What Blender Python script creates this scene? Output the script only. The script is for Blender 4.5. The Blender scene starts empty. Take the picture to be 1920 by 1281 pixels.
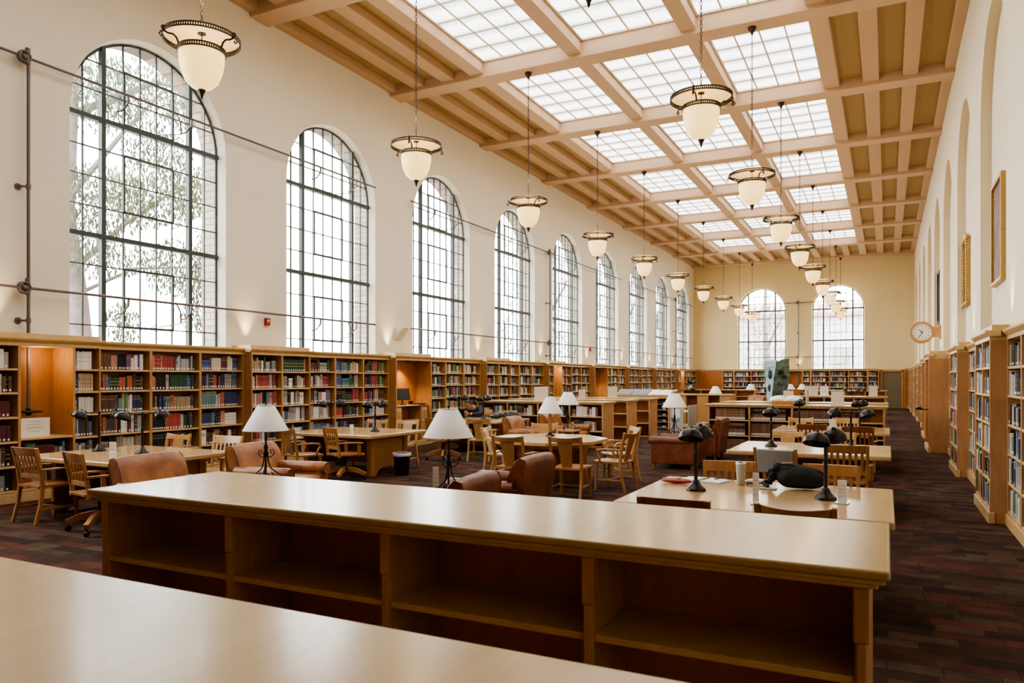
# Reading hall of a library: arched windows and bookcases, long counters, tables, club chairs.
import bpy, math, random
from mathutils import Vector, Matrix

random.seed(11)
SC = bpy.context.scene
C = SC.collection
PI = math.pi

# ------------------------------------------------------------------ mesh builder
class MB:
    def __init__(self):
        self.v = []; self.f = []; self.sm = []; self.mi = []; self.fc = []
        self.M = None
        self.col = None
    def add(self, vs, fs, smooth=False, mat=0):
        b = len(self.v)
        if self.M is not None:
            vs = [self.M @ Vector(p) for p in vs]
        self.v.extend([tuple(p) for p in vs])
        for f in fs:
            self.f.append(tuple(b + i for i in f)); self.sm.append(smooth); self.mi.append(mat); self.fc.append(self.col)
        return self
    def box(self, x0, y0, z0, x1, y1, z1, mat=0):
        if x1 < x0: x0, x1 = x1, x0
        if y1 < y0: y0, y1 = y1, y0
        if z1 < z0: z0, z1 = z1, z0
        vs = [(x0,y0,z0),(x1,y0,z0),(x1,y1,z0),(x0,y1,z0),(x0,y0,z1),(x1,y0,z1),(x1,y1,z1),(x0,y1,z1)]
        return self.add(vs, [(0,3,2,1),(4,5,6,7),(0,1,5,4),(1,2,6,5),(2,3,7,6),(3,0,4,7)], mat=mat)
    def cbox(self, c, s, mat=0):
        return self.box(c[0]-s[0]/2, c[1]-s[1]/2, c[2]-s[2]/2, c[0]+s[0]/2, c[1]+s[1]/2, c[2]+s[2]/2, mat)
    def beam(self, p, q, w0, h0, w1=None, h1=None, side=(1,0,0), mat=0):
        """square bar from p to q; w along SIDE, h across; may taper"""
        w1 = w0 if w1 is None else w1; h1 = h0 if h1 is None else h1
        p = Vector(p); q = Vector(q); d = (q-p).normalized()
        s = Vector(side); s = (s - d*s.dot(d))
        if s.length < 1e-5: s = d.orthogonal()
        s.normalize(); t = d.cross(s)
        vs = []
        for c, w, h in ((p,w0,h0),(q,w1,h1)):
            vs += [c-s*w/2-t*h/2, c+s*w/2-t*h/2, c+s*w/2+t*h/2, c-s*w/2+t*h/2]
        return self.add(vs, [(3,2,1,0),(4,5,6,7),(0,1,5,4),(1,2,6,5),(2,3,7,6),(3,0,4,7)], mat=mat)
    def ribbon(self, pts, w, h, side=(1,0,0), smooth=True, mat=0):
        """rectangular section swept along points: w along SIDE, h across; lists allowed"""
        n = len(pts); P = [Vector(p) for p in pts]; vs = []
        for i in range(n):
            d = (P[min(i+1,n-1)] - P[max(i-1,0)]).normalized()
            s = Vector(side); s = (s - d*s.dot(d)).normalized(); t = d.cross(s)
            a = w[i] if isinstance(w,(list,tuple)) else w
            b = h[i] if isinstance(h,(list,tuple)) else h
            vs += [P[i]-s*a/2-t*b/2, P[i]+s*a/2-t*b/2, P[i]+s*a/2+t*b/2, P[i]-s*a/2+t*b/2]
        fs = []
        for i in range(n-1):
            for j in range(4):
                k = (j+1)%4
                fs.append((4*i+j, 4*i+k, 4*i+4+k, 4*i+4+j))
        fs += [(3,2,1,0), tuple(4*(n-1)+j for j in range(4))]
        return self.add(vs, fs, False, mat)
    def prism(self, poly, axis, a, b, mat=0):
        """poly: 2D points, extruded along axis (0,1,2) from a to b"""
        n = len(poly)
        def P(u, v, w):
            return (w,u,v) if axis == 0 else ((u,w,v) if axis == 1 else (u,v,w))
        vs = [P(u,v,a) for u,v in poly] + [P(u,v,b) for u,v in poly]
        fs = [tuple(range(n-1,-1,-1)), tuple(range(n,2*n))] + [(i,(i+1)%n,n+(i+1)%n,n+i) for i in range(n)]
        return self.add(vs, fs, mat=mat)
    def lathe(self, prof, n=20, at=(0,0,0), cap=True, mat=0, smooth=True, sx=1, sy=1):
        vs = []; fs = []
        m = len(prof)
        for r, z in prof:
            for i in range(n):
                a = 2*PI*i/n
                vs.append((at[0]+r*math.cos(a)*sx, at[1]+r*math.sin(a)*sy, at[2]+z))
        for j in range(m-1):
            for i in range(n):
                k = (i+1)%n
                fs.append((j*n+i, j*n+k, (j+1)*n+k, (j+1)*n+i))
        self.add(vs, fs, smooth, mat)
        if cap:
            for j, rev in ((0,True),(m-1,False)):
                if prof[j][0] > 1e-4:
                    ring = vs[j*n:(j+1)*n]
                    self.add(ring, [tuple(range(n-1,-1,-1)) if rev else tuple(range(n))], False, mat)
        return self
    def tube(self, pts, r, n=8, cap=True, mat=0, closed=False):
        P = [Vector(p) for p in pts]; m = len(P); vs = []; fs = []
        prev = None
        for i in range(m):
            if closed: d = (P[(i+1)%m]-P[i-1])
            else: d = P[min(i+1,m-1)]-P[max(i-1,0)]
            d = d.normalized() if d.length > 1e-9 else Vector((0,0,1))
            if prev is None: s = d.orthogonal().normalized()
            else:
                s = prev - d*prev.dot(d)
                s = s.normalized() if s.length > 1e-6 else d.orthogonal().normalized()
            prev = s; t = d.cross(s)
            rr = r[i] if isinstance(r,(list,tuple)) else r
            for j in range(n):
                a = 2*PI*j/n
                vs.append(P[i] + s*rr*math.cos(a) + t*rr*math.sin(a))
        for i in range(m if closed else m-1):
            i2 = (i+1)%m
            for j in range(n):
                k = (j+1)%n
                fs.append((i*n+j, i*n+k, i2*n+k, i2*n+j))
        self.add(vs, fs, True, mat)
        if cap and not closed:
            self.add(vs[:n], [tuple(range(n-1,-1,-1))], False, mat)
            self.add(vs[-n:], [tuple(range(n))], False, mat)
        return self
    def ball(self, c, r, n=12, m=8, mat=0):
        rx, ry, rz = r if isinstance(r,(tuple,list)) else (r,r,r)
        prof = [(math.sin(PI*j/m), -math.cos(PI*j/m)) for j in range(m+1)]
        prof[0] = (0.001,-1); prof[-1] = (0.001,1)
        vs = []; fs = []
        for a, z in prof:
            for i in range(n):
                t = 2*PI*i/n
                vs.append((c[0]+rx*a*math.cos(t), c[1]+ry*a*math.sin(t), c[2]+rz*z))
        for j in range(m):
            for i in range(n):
                k = (i+1)%n
                fs.append((j*n+i, j*n+k, (j+1)*n+k, (j+1)*n+i))
        return self.add(vs, fs, True, mat)
    def build(self, name, mat, parent=None, bevel=0, subsurf=0, loc=None, seg=2):
        me = bpy.data.meshes.new(name)
        me.from_pydata(self.v, [], self.f)
        mats = mat if isinstance(mat,(list,tuple)) else [mat]
        for m in mats: me.materials.append(m)
        me.polygons.foreach_set('use_smooth', self.sm)
        if len(mats) > 1: me.polygons.foreach_set('material_index', self.mi)
        if any(c is not None for c in self.fc):
            at = me.color_attributes.new('Col', 'FLOAT_COLOR', 'CORNER')
            buf = []
            for f, c in zip(self.f, self.fc):
                c = c or (1,1,1)
                buf.extend((c[0],c[1],c[2],1.0)*len(f))
            at.data.foreach_set('color', buf)
        me.update()
        o = bpy.data.objects.new(name, me); C.objects.link(o)
        if parent is not None: o.parent = parent
        if loc is not None: o.location = loc
        if bevel:
            b = o.modifiers.new('bevel','BEVEL'); b.width = bevel; b.segments = seg; b.limit_method = 'ANGLE'; b.angle_limit = math.radians(50)
            b.harden_normals = False
        if subsurf:
            s = o.modifiers.new('sub','SUBSURF'); s.levels = subsurf; s.render_levels = subsurf
        return o

def thing(name, label, cat, loc=(0,0,0), rz=0.0, group=None):
    o = bpy.data.objects.new(name, None); C.objects.link(o)
    o.location = loc; o.rotation_euler = (0,0,rz); o.empty_display_size = .1
    o['label'] = label; o['category'] = cat
    if group: o['group'] = group
    return o
def tag(o, label, cat, group=None):
    o['label'] = label; o['category'] = cat
    if group: o['group'] = group
    return o
def struct(o):
    o['kind'] = 'structure'; return o
def dup(root, loc, rz=0.0, label=None, group=None):
    r = root.copy(); C.objects.link(r); r.location = loc; r.rotation_euler = (0,0,rz)
    if label: r['label'] = label
    if group: r['group'] = group
    for ch in list(root.children):
        c = ch.copy(); C.objects.link(c); c.parent = r
        for g in list(ch.children):
            d = g.copy(); C.objects.link(d); d.parent = c
    return r
class Kind:
    """first use places the prototype itself, later uses copy it"""
    def __init__(self, maker): self.maker = maker; self.proto = None
    def put(self, loc, rz, label, group=None):
        if self.proto is None:
            self.proto = self.maker()
            o = self.proto; o.location = loc; o.rotation_euler = (0,0,rz); o['label'] = label
            if group: o['group'] = group
            return o
        return dup(self.proto, loc, rz, label, group)

# ------------------------------------------------------------------ materials
def new_mat(name):
    m = bpy.data.materials.new(name); m.use_nodes = True
    nt = m.node_tree; nt.nodes.clear()
    out = nt.nodes.new('ShaderNodeOutputMaterial')
    return m, nt, out
def N(nt, t, **kw):
    n = nt.nodes.new(t)
    for k, v in kw.items(): setattr(n, k, v)
    return n
def pbsdf(nt, out, col=None, rough=.5, metal=0, spec=.5, coat=0, coat_rough=.1):
    b = N(nt,'ShaderNodeBsdfPrincipled')
    if col is not None: b.inputs['Base Color'].default_value = (*col,1)
    b.inputs['Roughness'].default_value = rough; b.inputs['Metallic'].default_value = metal
    b.inputs['Specular IOR Level'].default_value = spec
    b.inputs['Coat Weight'].default_value = coat; b.inputs['Coat Roughness'].default_value = coat_rough
    nt.links.new(b.outputs[0], out.inputs['Surface'])
    return b
def plain(name, col, rough=.5, metal=0, spec=.5, coat=0, var=.06, scale=9., emit=None, bump=0):
    """colour with a light mottling so that nothing is perfectly flat"""
    m, nt, out = new_mat(name); b = pbsdf(nt,out,col,rough,metal,spec,coat)
    if var:
        tc = N(nt,'ShaderNodeTexCoord'); no = N(nt,'ShaderNodeTexNoise'); no.inputs['Scale'].default_value = scale; no.inputs['Detail'].default_value = 4
        mr = N(nt,'ShaderNodeMapRange'); mr.inputs['To Min'].default_value = 1-var*1.6; mr.inputs['To Max'].default_value = 1+var*1.6
        mx = N(nt,'ShaderNodeVectorMath', operation='SCALE'); mx.inputs[0].default_value = col
        nt.links.new(tc.outputs['Object'], no.inputs['Vector']); nt.links.new(no.outputs['Fac'], mr.inputs['Value'])
        nt.links.new(mr.outputs[0], mx.inputs['Scale']); nt.links.new(mx.outputs[0], b.inputs['Base Color'])
        if bump:
            bp = N(nt,'ShaderNodeBump'); bp.inputs['Strength'].default_value = bump; bp.inputs['Distance'].default_value = .02
            nt.links.new(no.outputs['Fac'], bp.inputs['Height']); nt.links.new(bp.outputs[0], b.inputs['Normal'])
    if emit:
        b.inputs['Emission Color'].default_value = (*emit[:3],1); b.inputs['Emission Strength'].default_value = emit[3]
    return m
def ramp(nt, stops, interp='LINEAR'):
    r = N(nt,'ShaderNodeValToRGB'); e = r.color_ramp.elements; r.color_ramp.interpolation = interp
    e[0].position, e[0].color = stops[0][0], (*stops[0][1],1)
    e[1].position, e[1].color = stops[-1][0], (*stops[-1][1],1)
    for p, c in stops[1:-1]:
        x = e.new(p); x.color = (*c,1)
    return r
def wood(name, c0, c1, rough=.35, coat=.3, grain=(1.2,1.2,14.), sc=1.6, spec=.5, coat_rough=.12):
    m, nt, out = new_mat(name); b = pbsdf(nt,out,c1,rough,0,spec,coat,coat_rough)
    tc = N(nt,'ShaderNodeTexCoord'); mp = N(nt,'ShaderNodeMapping'); mp.inputs['Scale'].default_value = grain
    n1 = N(nt,'ShaderNodeTexNoise'); n1.inputs['Scale'].default_value = sc; n1.inputs['Detail'].default_value = 6; n1.inputs['Roughness'].default_value = .65; n1.inputs['Distortion'].default_value = .6
    n2 = N(nt,'ShaderNodeTexNoise'); n2.inputs['Scale'].default_value = .9; n2.inputs['Detail'].default_value = 2
    mid = tuple((a+d)/2 for a,d in zip(c0,c1))
    r = ramp(nt,[(.28,c0),(.5,mid),(.72,c1)])
    mx = N(nt,'ShaderNodeMath', operation='MULTIPLY_ADD'); mx.inputs[1].default_value = .45; mx.inputs[2].default_value = -.22
    ad = N(nt,'ShaderNodeMath', operation='ADD')
    nt.links.new(tc.outputs['Object'], mp.inputs['Vector']); nt.links.new(mp.outputs[0], n1.inputs['Vector']); nt.links.new(tc.outputs['Object'], n2.inputs['Vector'])
    nt.links.new(n2.outputs['Fac'], mx.inputs[0]); nt.links.new(n1.outputs['Fac'], ad.inputs[0]); nt.links.new(mx.outputs[0], ad.inputs[1])
    nt.links.new(ad.outputs[0], r.inputs['Fac']); nt.links.new(r.outputs[0], b.inputs['Base Color'])
    return m
def brick_mat(name, c1, c2, mortar, w=.3, h=.1, msize=.012, rough=.9, plane='YZ', offset=.5):
    m, nt, out = new_mat(name); b = pbsdf(nt,out,c1,rough)
    tc = N(nt,'ShaderNodeTexCoord'); sp = N(nt,'ShaderNodeSeparateXYZ'); cb = N(nt,'ShaderNodeCombineXYZ')
    nt.links.new(tc.outputs['Object'], sp.inputs[0])
    add = N(nt,'ShaderNodeMath', operation='ADD'); nt.links.new(sp.outputs[0], add.inputs[0]); nt.links.new(sp.outputs[1], add.inputs[1])
    nt.links.new(add.outputs[0], cb.inputs[0]); nt.links.new(sp.outputs[2], cb.inputs[1])
    br = N(nt,'ShaderNodeTexBrick'); br.inputs['Scale'].default_value = 1; br.inputs['Brick Width'].default_value = w; br.inputs['Row Height'].default_value = h
    br.inputs['Mortar Size'].default_value = msize; br.inputs['Color1'].default_value = (*c1,1); br.inputs['Color2'].default_value = (*c2,1); br.inputs['Mortar'].default_value = (*mortar,1)
    nt.links.new(cb.outputs[0], br.inputs['Vector']); nt.links.new(br.outputs['Color'], b.inputs['Base Color'])
    return m
def carpet_mat():
    m, nt, out = new_mat('carpet'); b = pbsdf(nt,out,(.05,.02,.02),.95,0,.1)
    tc = N(nt,'ShaderNodeTexCoord')
    br = N(nt,'ShaderNodeTexBrick'); br.offset = .37; br.offset_frequency = 2; br.squash = .7; br.squash_frequency = 3
    for k, v in (('Scale',1),('Brick Width',.42),('Row Height',.15),('Mortar Size',.004),('Bias',0)): br.inputs[k].default_value = v
    br.inputs['Color1'].default_value = (0,0,0,1); br.inputs['Color2'].default_value = (1,1,1,1); br.inputs['Mortar'].default_value = (.1,.1,.1,1)
    r = ramp(nt,[(0,(.022,.014,.010)),(.16,(.070,.025,.016)),(.32,(.038,.022,.014)),(.46,(.074,.046,.030)),(.6,(.046,.021,.013)),(.74,(.062,.040,.026)),(.88,(.084,.027,.018))],'CONSTANT')
    n1 = N(nt,'ShaderNodeTexNoise'); n1.inputs['Scale'].default_value = 3.2; n1.inputs['Detail'].default_value = 5
    mp = N(nt,'ShaderNodeMapping'); mp.inputs['Scale'].default_value = (1.0,7.,1)
    n3 = N(nt,'ShaderNodeTexNoise'); n3.inputs['Scale'].default_value = 9; n3.inputs['Detail'].default_value = 3
    n2 = N(nt,'ShaderNodeTexNoise'); n2.inputs['Scale'].default_value = 190; n2.inputs['Detail'].default_value = 2
    mul = N(nt,'ShaderNodeMath', operation='MULTIPLY'); mul2 = N(nt,'ShaderNodeMath', operation='MULTIPLY_ADD'); mul2.inputs[1].default_value = 2.3; mul2.inputs[2].default_value = .1
    mx = N(nt,'ShaderNodeVectorMath', operation='SCALE')
    blend = N(nt,'ShaderNodeMix', data_type='RGBA'); blend.inputs[0].default_value = .22
    rr = ramp(nt,[(.35,(.028,.018,.012)),(.5,(.060,.027,.018)),(.65,(.074,.048,.032))])
    nt.links.new(tc.outputs['Object'], br.inputs['Vector']); nt.links.new(tc.outputs['Object'], mp.inputs['Vector']); nt.links.new(mp.outputs[0], n3.inputs['Vector'])
    nt.links.new(tc.outputs['Object'], n1.inputs['Vector']); nt.links.new(tc.outputs['Object'], n2.inputs['Vector'])
    nt.links.new(br.outputs['Color'], r.inputs['Fac']); nt.links.new(n3.outputs['Fac'], rr.inputs['Fac'])
    nt.links.new(r.outputs[0], blend.inputs[6]); nt.links.new(rr.outputs[0], blend.inputs[7])
    nt.links.new(n1.outputs['Fac'], mul.inputs[0]); nt.links.new(n2.outputs['Fac'], mul.inputs[1]); nt.links.new(mul.outputs[0], mul2.inputs[0])
    mul2.inputs[1].default_value = 4.4
    nt.links.new(blend.outputs[2], mx.inputs[0]); nt.links.new(mul2.outputs[0], mx.inputs['Scale']); nt.links.new(mx.outputs[0], b.inputs['Base Color'])
    bp = N(nt,'ShaderNodeBump'); bp.inputs['Strength'].default_value = .3; bp.inputs['Distance'].default_value = .01
    nt.links.new(n2.outputs['Fac'], bp.inputs['Height']); nt.links.new(bp.outputs[0], b.inputs['Normal'])
    return m
def leather_mat(name, c0, c1, c2, rough=.38):
    m, nt, out = new_mat(name); b = pbsdf(nt,out,c1,rough,0,.45,.1,.3)
    tc = N(nt,'ShaderNodeTexCoord'); n1 = N(nt,'ShaderNodeTexNoise'); n1.inputs['Scale'].default_value = 3.5; n1.inputs['Detail'].default_value = 6; n1.inputs['Roughness'].default_value = .6
    r = ramp(nt,[(.3,c0),(.5,c1),(.7,c2)])
    vo = N(nt,'ShaderNodeTexVoronoi'); vo.inputs['Scale'].default_value = 140
    n2 = N(nt,'ShaderNodeTexNoise'); n2.inputs['Scale'].default_value = 6
    ad = N(nt,'ShaderNodeMath', operation='MULTIPLY_ADD'); ad.inputs[1].default_value = .15
    bp = N(nt,'ShaderNodeBump'); bp.inputs['Strength'].default_value = .25; bp.inputs['Distance'].default_value = .02
    nt.links.new(tc.outputs['Object'], n1.inputs['Vector']); nt.links.new(tc.outputs['Object'], vo.inputs['Vector']); nt.links.new(tc.outputs['Object'], n2.inputs['Vector'])
    nt.links.new(n1.outputs['Fac'], r.inputs['Fac']); nt.links.new(r.outputs[0], b.inputs['Base Color'])
    nt.links.new(vo.outputs['Distance'], ad.inputs[0]); nt.links.new(n2.outputs['Fac'], ad.inputs[2]); nt.links.new(ad.outputs[0], bp.inputs['Height']); nt.links.new(bp.outputs[0], b.inputs['Normal'])
    return m
def attr_mat(name, rough=.55):
    m, nt, out = new_mat(name); b = pbsdf(nt,out,None,rough,0,.35)
    a = N(nt,'ShaderNodeAttribute'); a.attribute_name = 'Col'
    tc = N(nt,'ShaderNodeTexCoord'); no = N(nt,'ShaderNodeTexNoise'); no.inputs['Scale'].default_value = 14; no.inputs['Detail'].default_value = 4
    mr = N(nt,'ShaderNodeMapRange'); mr.inputs['To Min'].default_value = .86; mr.inputs['To Max'].default_value = 1.12
    mx = N(nt,'ShaderNodeVectorMath', operation='SCALE')
    nt.links.new(tc.outputs['Object'], no.inputs['Vector']); nt.links.new(no.outputs['Fac'], mr.inputs['Value']); nt.links.new(mr.outputs[0], mx.inputs['Scale'])
    nt.links.new(a.outputs['Color'], mx.inputs[0]); nt.links.new(mx.outputs[0], b.inputs['Base Color'])
    return m
def glass_mat():
    m, nt, out = new_mat('window_glass')
    t = N(nt,'ShaderNodeBsdfTransparent'); t.inputs[0].default_value = (.97,.985,.98,1)
    g = N(nt,'ShaderNodeBsdfGlossy'); g.inputs['Roughness'].default_value = .03
    mx = N(nt,'ShaderNodeMixShader'); mx.inputs[0].default_value = .05
    nt.links.new(t.outputs[0], mx.inputs[1]); nt.links.new(g.outputs[0], mx.inputs[2]); nt.links.new(mx.outputs[0], out.inputs['Surface'])
    return m
def shade_mat(name, col, em, es, grad=None):
    m, nt, out = new_mat(name); b = pbsdf(nt,out,col,.45)
    b.inputs['Emission Color'].default_value = (*em,1); b.inputs['Emission Strength'].default_value = es
    b.inputs['Subsurface Weight'].default_value = 0
    tc = N(nt,'ShaderNodeTexCoord'); no = N(nt,'ShaderNodeTexNoise'); no.inputs['Scale'].default_value = 5; no.inputs['Detail'].default_value = 4
    mr = N(nt,'ShaderNodeMapRange'); mr.inputs['To Min'].default_value = es*.8; mr.inputs['To Max'].default_value = es*1.2
    nt.links.new(tc.outputs['Object'], no.inputs['Vector']); nt.links.new(no.outputs['Fac'], mr.inputs['Value']); nt.links.new(mr.outputs[0], b.inputs['Emission Strength'])
    return m
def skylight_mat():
    """frosted laylight panes, flat: glow painted brighter along the middle of the pane than along its bars"""
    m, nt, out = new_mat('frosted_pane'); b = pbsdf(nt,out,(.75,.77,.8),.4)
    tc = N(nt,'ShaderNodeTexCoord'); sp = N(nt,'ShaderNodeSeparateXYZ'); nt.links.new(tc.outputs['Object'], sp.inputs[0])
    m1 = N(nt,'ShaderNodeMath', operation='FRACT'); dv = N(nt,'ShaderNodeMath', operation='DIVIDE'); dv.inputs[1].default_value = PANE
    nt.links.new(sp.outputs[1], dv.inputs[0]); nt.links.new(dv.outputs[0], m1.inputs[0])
    r = ramp(nt,[(0,(.16,.17,.19)),(.10,(.34,.36,.40)),(.45,(1,1.0,1.0)),(.8,(.9,.92,.95)),(1,(.3,.31,.34))])  # the glow's fade towards the bars is painted into the emission
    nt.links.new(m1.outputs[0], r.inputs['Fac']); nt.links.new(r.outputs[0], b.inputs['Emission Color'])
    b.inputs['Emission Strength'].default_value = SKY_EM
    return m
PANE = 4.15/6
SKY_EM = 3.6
SKYS = 12.0
PEND_W = 30
VT, LOOK, EXPO = 'AgX', 'AgX - Medium High Contrast', 0.07
M = {}
M['top'] = wood('maple_top', (.47,.31,.125), (.53,.365,.155), .25, .22, (9.,1.,1.), 1.1, .4, .13)
M['tabletop'] = wood('maple_table_top', (.48,.30,.13), (.55,.365,.175), .22, .25, (9.,1.,1.), 1.1, .45, .1)
M['oak'] = wood('honey_oak', (.44,.22,.08), (.575,.325,.132), .38, .2, (1.6,1.6,.35), 9.)
M['oakedge'] = wood('pale_oak_edge', (.60,.385,.17), (.71,.50,.25), .38, .2, (1.,1.,1.), 6.)
M['cherry'] = wood('orange_cherry', (.42,.145,.035), (.54,.22,.06), .4, .2, (1.6,1.6,.3), 8.)
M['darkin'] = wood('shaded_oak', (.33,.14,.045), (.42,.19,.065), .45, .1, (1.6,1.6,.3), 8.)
M['chair'] = wood('chair_oak', (.33,.145,.048), (.45,.22,.08), .33, .3, (2.,2.,.5), 10.)
M['chairlight'] = wood('pale_chair_oak', (.47,.26,.09), (.60,.37,.15), .33, .3, (2.,2.,.5), 10.)
M['chairdark'] = wood('red_brown_chair', (.21,.07,.02), (.31,.115,.032), .33, .3, (2.,2.,.5), 10.)
M['carpet'] = carpet_mat()
M['plaster'] = plain('cream_plaster', (.86,.80,.68), .85, var=.02, scale=1.2, bump=.05)
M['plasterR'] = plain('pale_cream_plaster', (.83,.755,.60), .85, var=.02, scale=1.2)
M['reveal_shade'] = plain('shaded_reveal_plaster', (.74,.62,.41), .85, var=.02, scale=1.2)  # right-wall plaster darkened, the shade on the arch reveals put into its colour
M['endwall'] = plain('yellow_plaster', (.78,.64,.36), .85, var=.02, scale=1.2)
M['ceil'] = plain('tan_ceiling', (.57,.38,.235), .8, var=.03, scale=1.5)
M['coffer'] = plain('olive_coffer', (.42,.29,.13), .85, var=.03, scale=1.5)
M['beam'] = plain('tan_beam', (.62,.425,.275), .8, var=.03, scale=1.5)
M['brick'] = brick_mat('pale_brick', (.40,.29,.23), (.50,.39,.32), (.22,.17,.14), .4, .13, .012)
M['frame'] = plain('window_steel', (.05,.07,.065), .45, .3, var=.1)
M['glass'] = glass_mat()
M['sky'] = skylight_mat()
M['skyframe'] = plain('skylight_bars', (.78,.68,.54), .6, var=.03)
M['pier'] = wood('pier_oak', (.41,.20,.08), (.525,.285,.122), .4, .2, (1.6,1.6,.3), 8.)
M['bronze'] = plain('dark_bronze', (.065,.045,.03), .42, .75, var=.2, scale=30)
M['iron'] = plain('black_iron', (.03,.022,.02), .5, .6, var=.2, scale=30)
M['pipe'] = plain('painted_pipe', (.16,.135,.125), .45, .5, var=.1, scale=12)
M['bowl'] = shade_mat('alabaster_bowl', (.74,.58,.33), (1,.66,.22), 1.7)
M['dish'] = shade_mat('alabaster_dish', (.78,.64,.40), (1,.70,.30), .9)
M['leather'] = leather_mat('tan_leather', (.17,.055,.018), (.33,.125,.04), (.49,.235,.09))
M['leatherred'] = leather_mat('red_brown_leather', (.11,.028,.012), (.17,.046,.019), (.26,.082,.034))
M['shade'] = plain('linen_shade', (.82,.79,.76), .9, var=.015, scale=40)
M['lampmetal'] = plain('dark_lamp_metal', (.035,.032,.03), .3, .7, var=.25, scale=25)
M['paper'] = plain('white_paper', (.82,.80,.76), .8, var=.02)
M['board'] = plain('beige_board', (.68,.60,.48), .8, var=.02)
M['acrylic'] = plain('clear_holder', (.80,.82,.82), .1, var=0)
M['black'] = plain('black_plastic', (.012,.012,.013), .4, var=.1)
M['screen'] = plain('dark_screen', (.02,.022,.025), .15, var=0)
M['binliner'] = plain('bin_liner', (.55,.56,.57), .25, var=.15, scale=30)
M['rubber'] = plain('rubber', (.015,.014,.013), .7, var=.1)
M['chrome'] = plain('worn_steel', (.45,.44,.42), .3, .9, var=.1)
M['greyfab'] = plain('grey_upholstery', (.30,.27,.23), .9, var=.12, scale=60)
M['bag'] = plain('green_canvas', (.011,.013,.010), .8, var=.4, scale=9, bump=1.0)
M['red'] = plain('red_cloth', (.35,.02,.025), .5, var=.2, scale=20)
M['tumbler'] = plain('pale_tumbler', (.50,.54,.44), .3, var=.03)
M['patina'] = plain('blue_green_bronze', (.27,.40,.43), .6, .05, var=.35, scale=7, bump=.5)
M['patinadark'] = plain('dark_green_bronze', (.125,.19,.14), .6, .05, var=.4, scale=7, bump=.6)
M['gold'] = plain('gilt_frame', (.48,.30,.10), .4, .6, var=.25, scale=25)
M['grey'] = plain('grey_metal', (.42,.43,.42), .5, .2, var=.04)
M['skin'] = plain('skin', (.52,.27,.18), .5, var=.06)
M['navy'] = plain('navy_knit', (.028,.032,.055), .9, var=.2, scale=60)
M['hair'] = plain('dark_hair', (.018,.013,.010), .6, var=.3, scale=80)
M['trouser'] = plain('dark_trousers', (.02,.022,.03), .9, var=.2, scale=40)
M['book'] = attr_mat('book_cloth')
M['label'] = plain('spine_label_paper', (.80,.79,.76), .7, var=.02)
M['bark'] = plain('eucalyptus_bark', (.20,.165,.16), .9, var=.3, scale=5)
M['leaf'] = plain('eucalyptus_leaves', (.10,.125,.065), .7, var=.3, scale=3)
M['ground'] = plain('outdoor_paving', (.45,.43,.40), .9, var=.1)
M['stucco'] = plain('pale_stucco', (.62,.58,.58), .9, var=.05)
M['tile'] = plain('clay_roof_tile', (.55,.42,.38), .8, var=.15)
M['plant'] = plain('plant_leaves', (.02,.07,.03), .5, var=.3, scale=20)
M['tassel'] = plain('spot_lens', (.9,.8,.6), .4, var=0, emit=(1,.82,.5,6))
# ------------------------------------------------------------------ the hall
XL, XR, YB, YE = -11.25, 1.42, -7.9, 48.75      # wall planes
PITCH = 4.65
def yb(k): return 11.1 + PITCH*k                 # centre of cross beam / pier k
def yw(k): return 8.74 + PITCH*k                 # centre of window k
ZBEAM, ZJOIST, ZCOFFER, ZGLASS = 8.86, 8.95, 9.12, 9.24
SPRING, HW, SILL = 5.93, 1.52, 2.05

def arch_profile(c, hw, sill, spring, n=26):
    p = [(c-hw, sill)]
    for i in range(n+1):
        a = PI - PI*i/n
        p.append((c+hw*math.cos(a), spring+hw*math.sin(a)))
    p.append((c+hw, sill))
    return p
def arch_wall(mb, to3, u0, u1, z0, z1, cs, hw=HW, sill=SILL, spring=SPRING, mat=0, n=26):
    cur = u0
    def q(a,b,c,d): mb.add([to3(*a,0),to3(*b,0),to3(*c,0),to3(*d,0)],[(0,1,2,3)],mat=mat)
    for c in cs:
        q((cur,z0),(c-hw,z0),(c-hw,z1),(cur,z1))
        if sill > z0: q((c-hw,z0),(c+hw,z0),(c+hw,sill),(c-hw,sill))
        p = arch_profile(c,hw,sill,spring,n)[1:-1]
        for a, b in zip(p[:-1], p[1:]):
            q(a, b, (b[0],z1), (a[0],z1))
        cur = c+hw
    q((cur,z0),(u1,z0),(u1,z1),(cur,z1))
def arch_reveal(mb, to3, c, hwa, da, hwb, db, sill=SILL, spring=SPRING, mat=0, n=26):
    A = arch_profile(c,hwa,sill,spring,n); B = arch_profile(c,hwb,sill,spring,n)
    vs = [to3(u,z,da) for u,z in A] + [to3(u,z,db) for u,z in B]; m = len(A)
    mb.add(vs, [(i,(i+1)%m,m+(i+1)%m,m+i) for i in range(m)], True, mat)

left3 = lambda u,z,d: (XL-d, u, z)
right3 = lambda u,z,d: (XR+d, u, z)
end3 = lambda u,z,d: (u, YE+d, z)
ALLW = [yw(k) for k in range(-1,9)]

w = MB(); arch_wall(w, left3, YB, YE, 0, 9.6, ALLW)
for c in ALLW: arch_reveal(w, left3, c, HW, 0, HW-.045, .2)
struct(w.build('wall_left', M['plaster']))
w = MB()
lo3 = lambda u,z,d: (XL-.62-d, u, z)
arch_wall(w, lo3, YB, YE+.5, 0, 9.6, ALLW, hw=HW-.03)
for c in ALLW: arch_reveal(w, left3, c, HW-.03, .23, HW-.03, .62)
struct(w.build('wall_left_outer', M['brick']))

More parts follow.
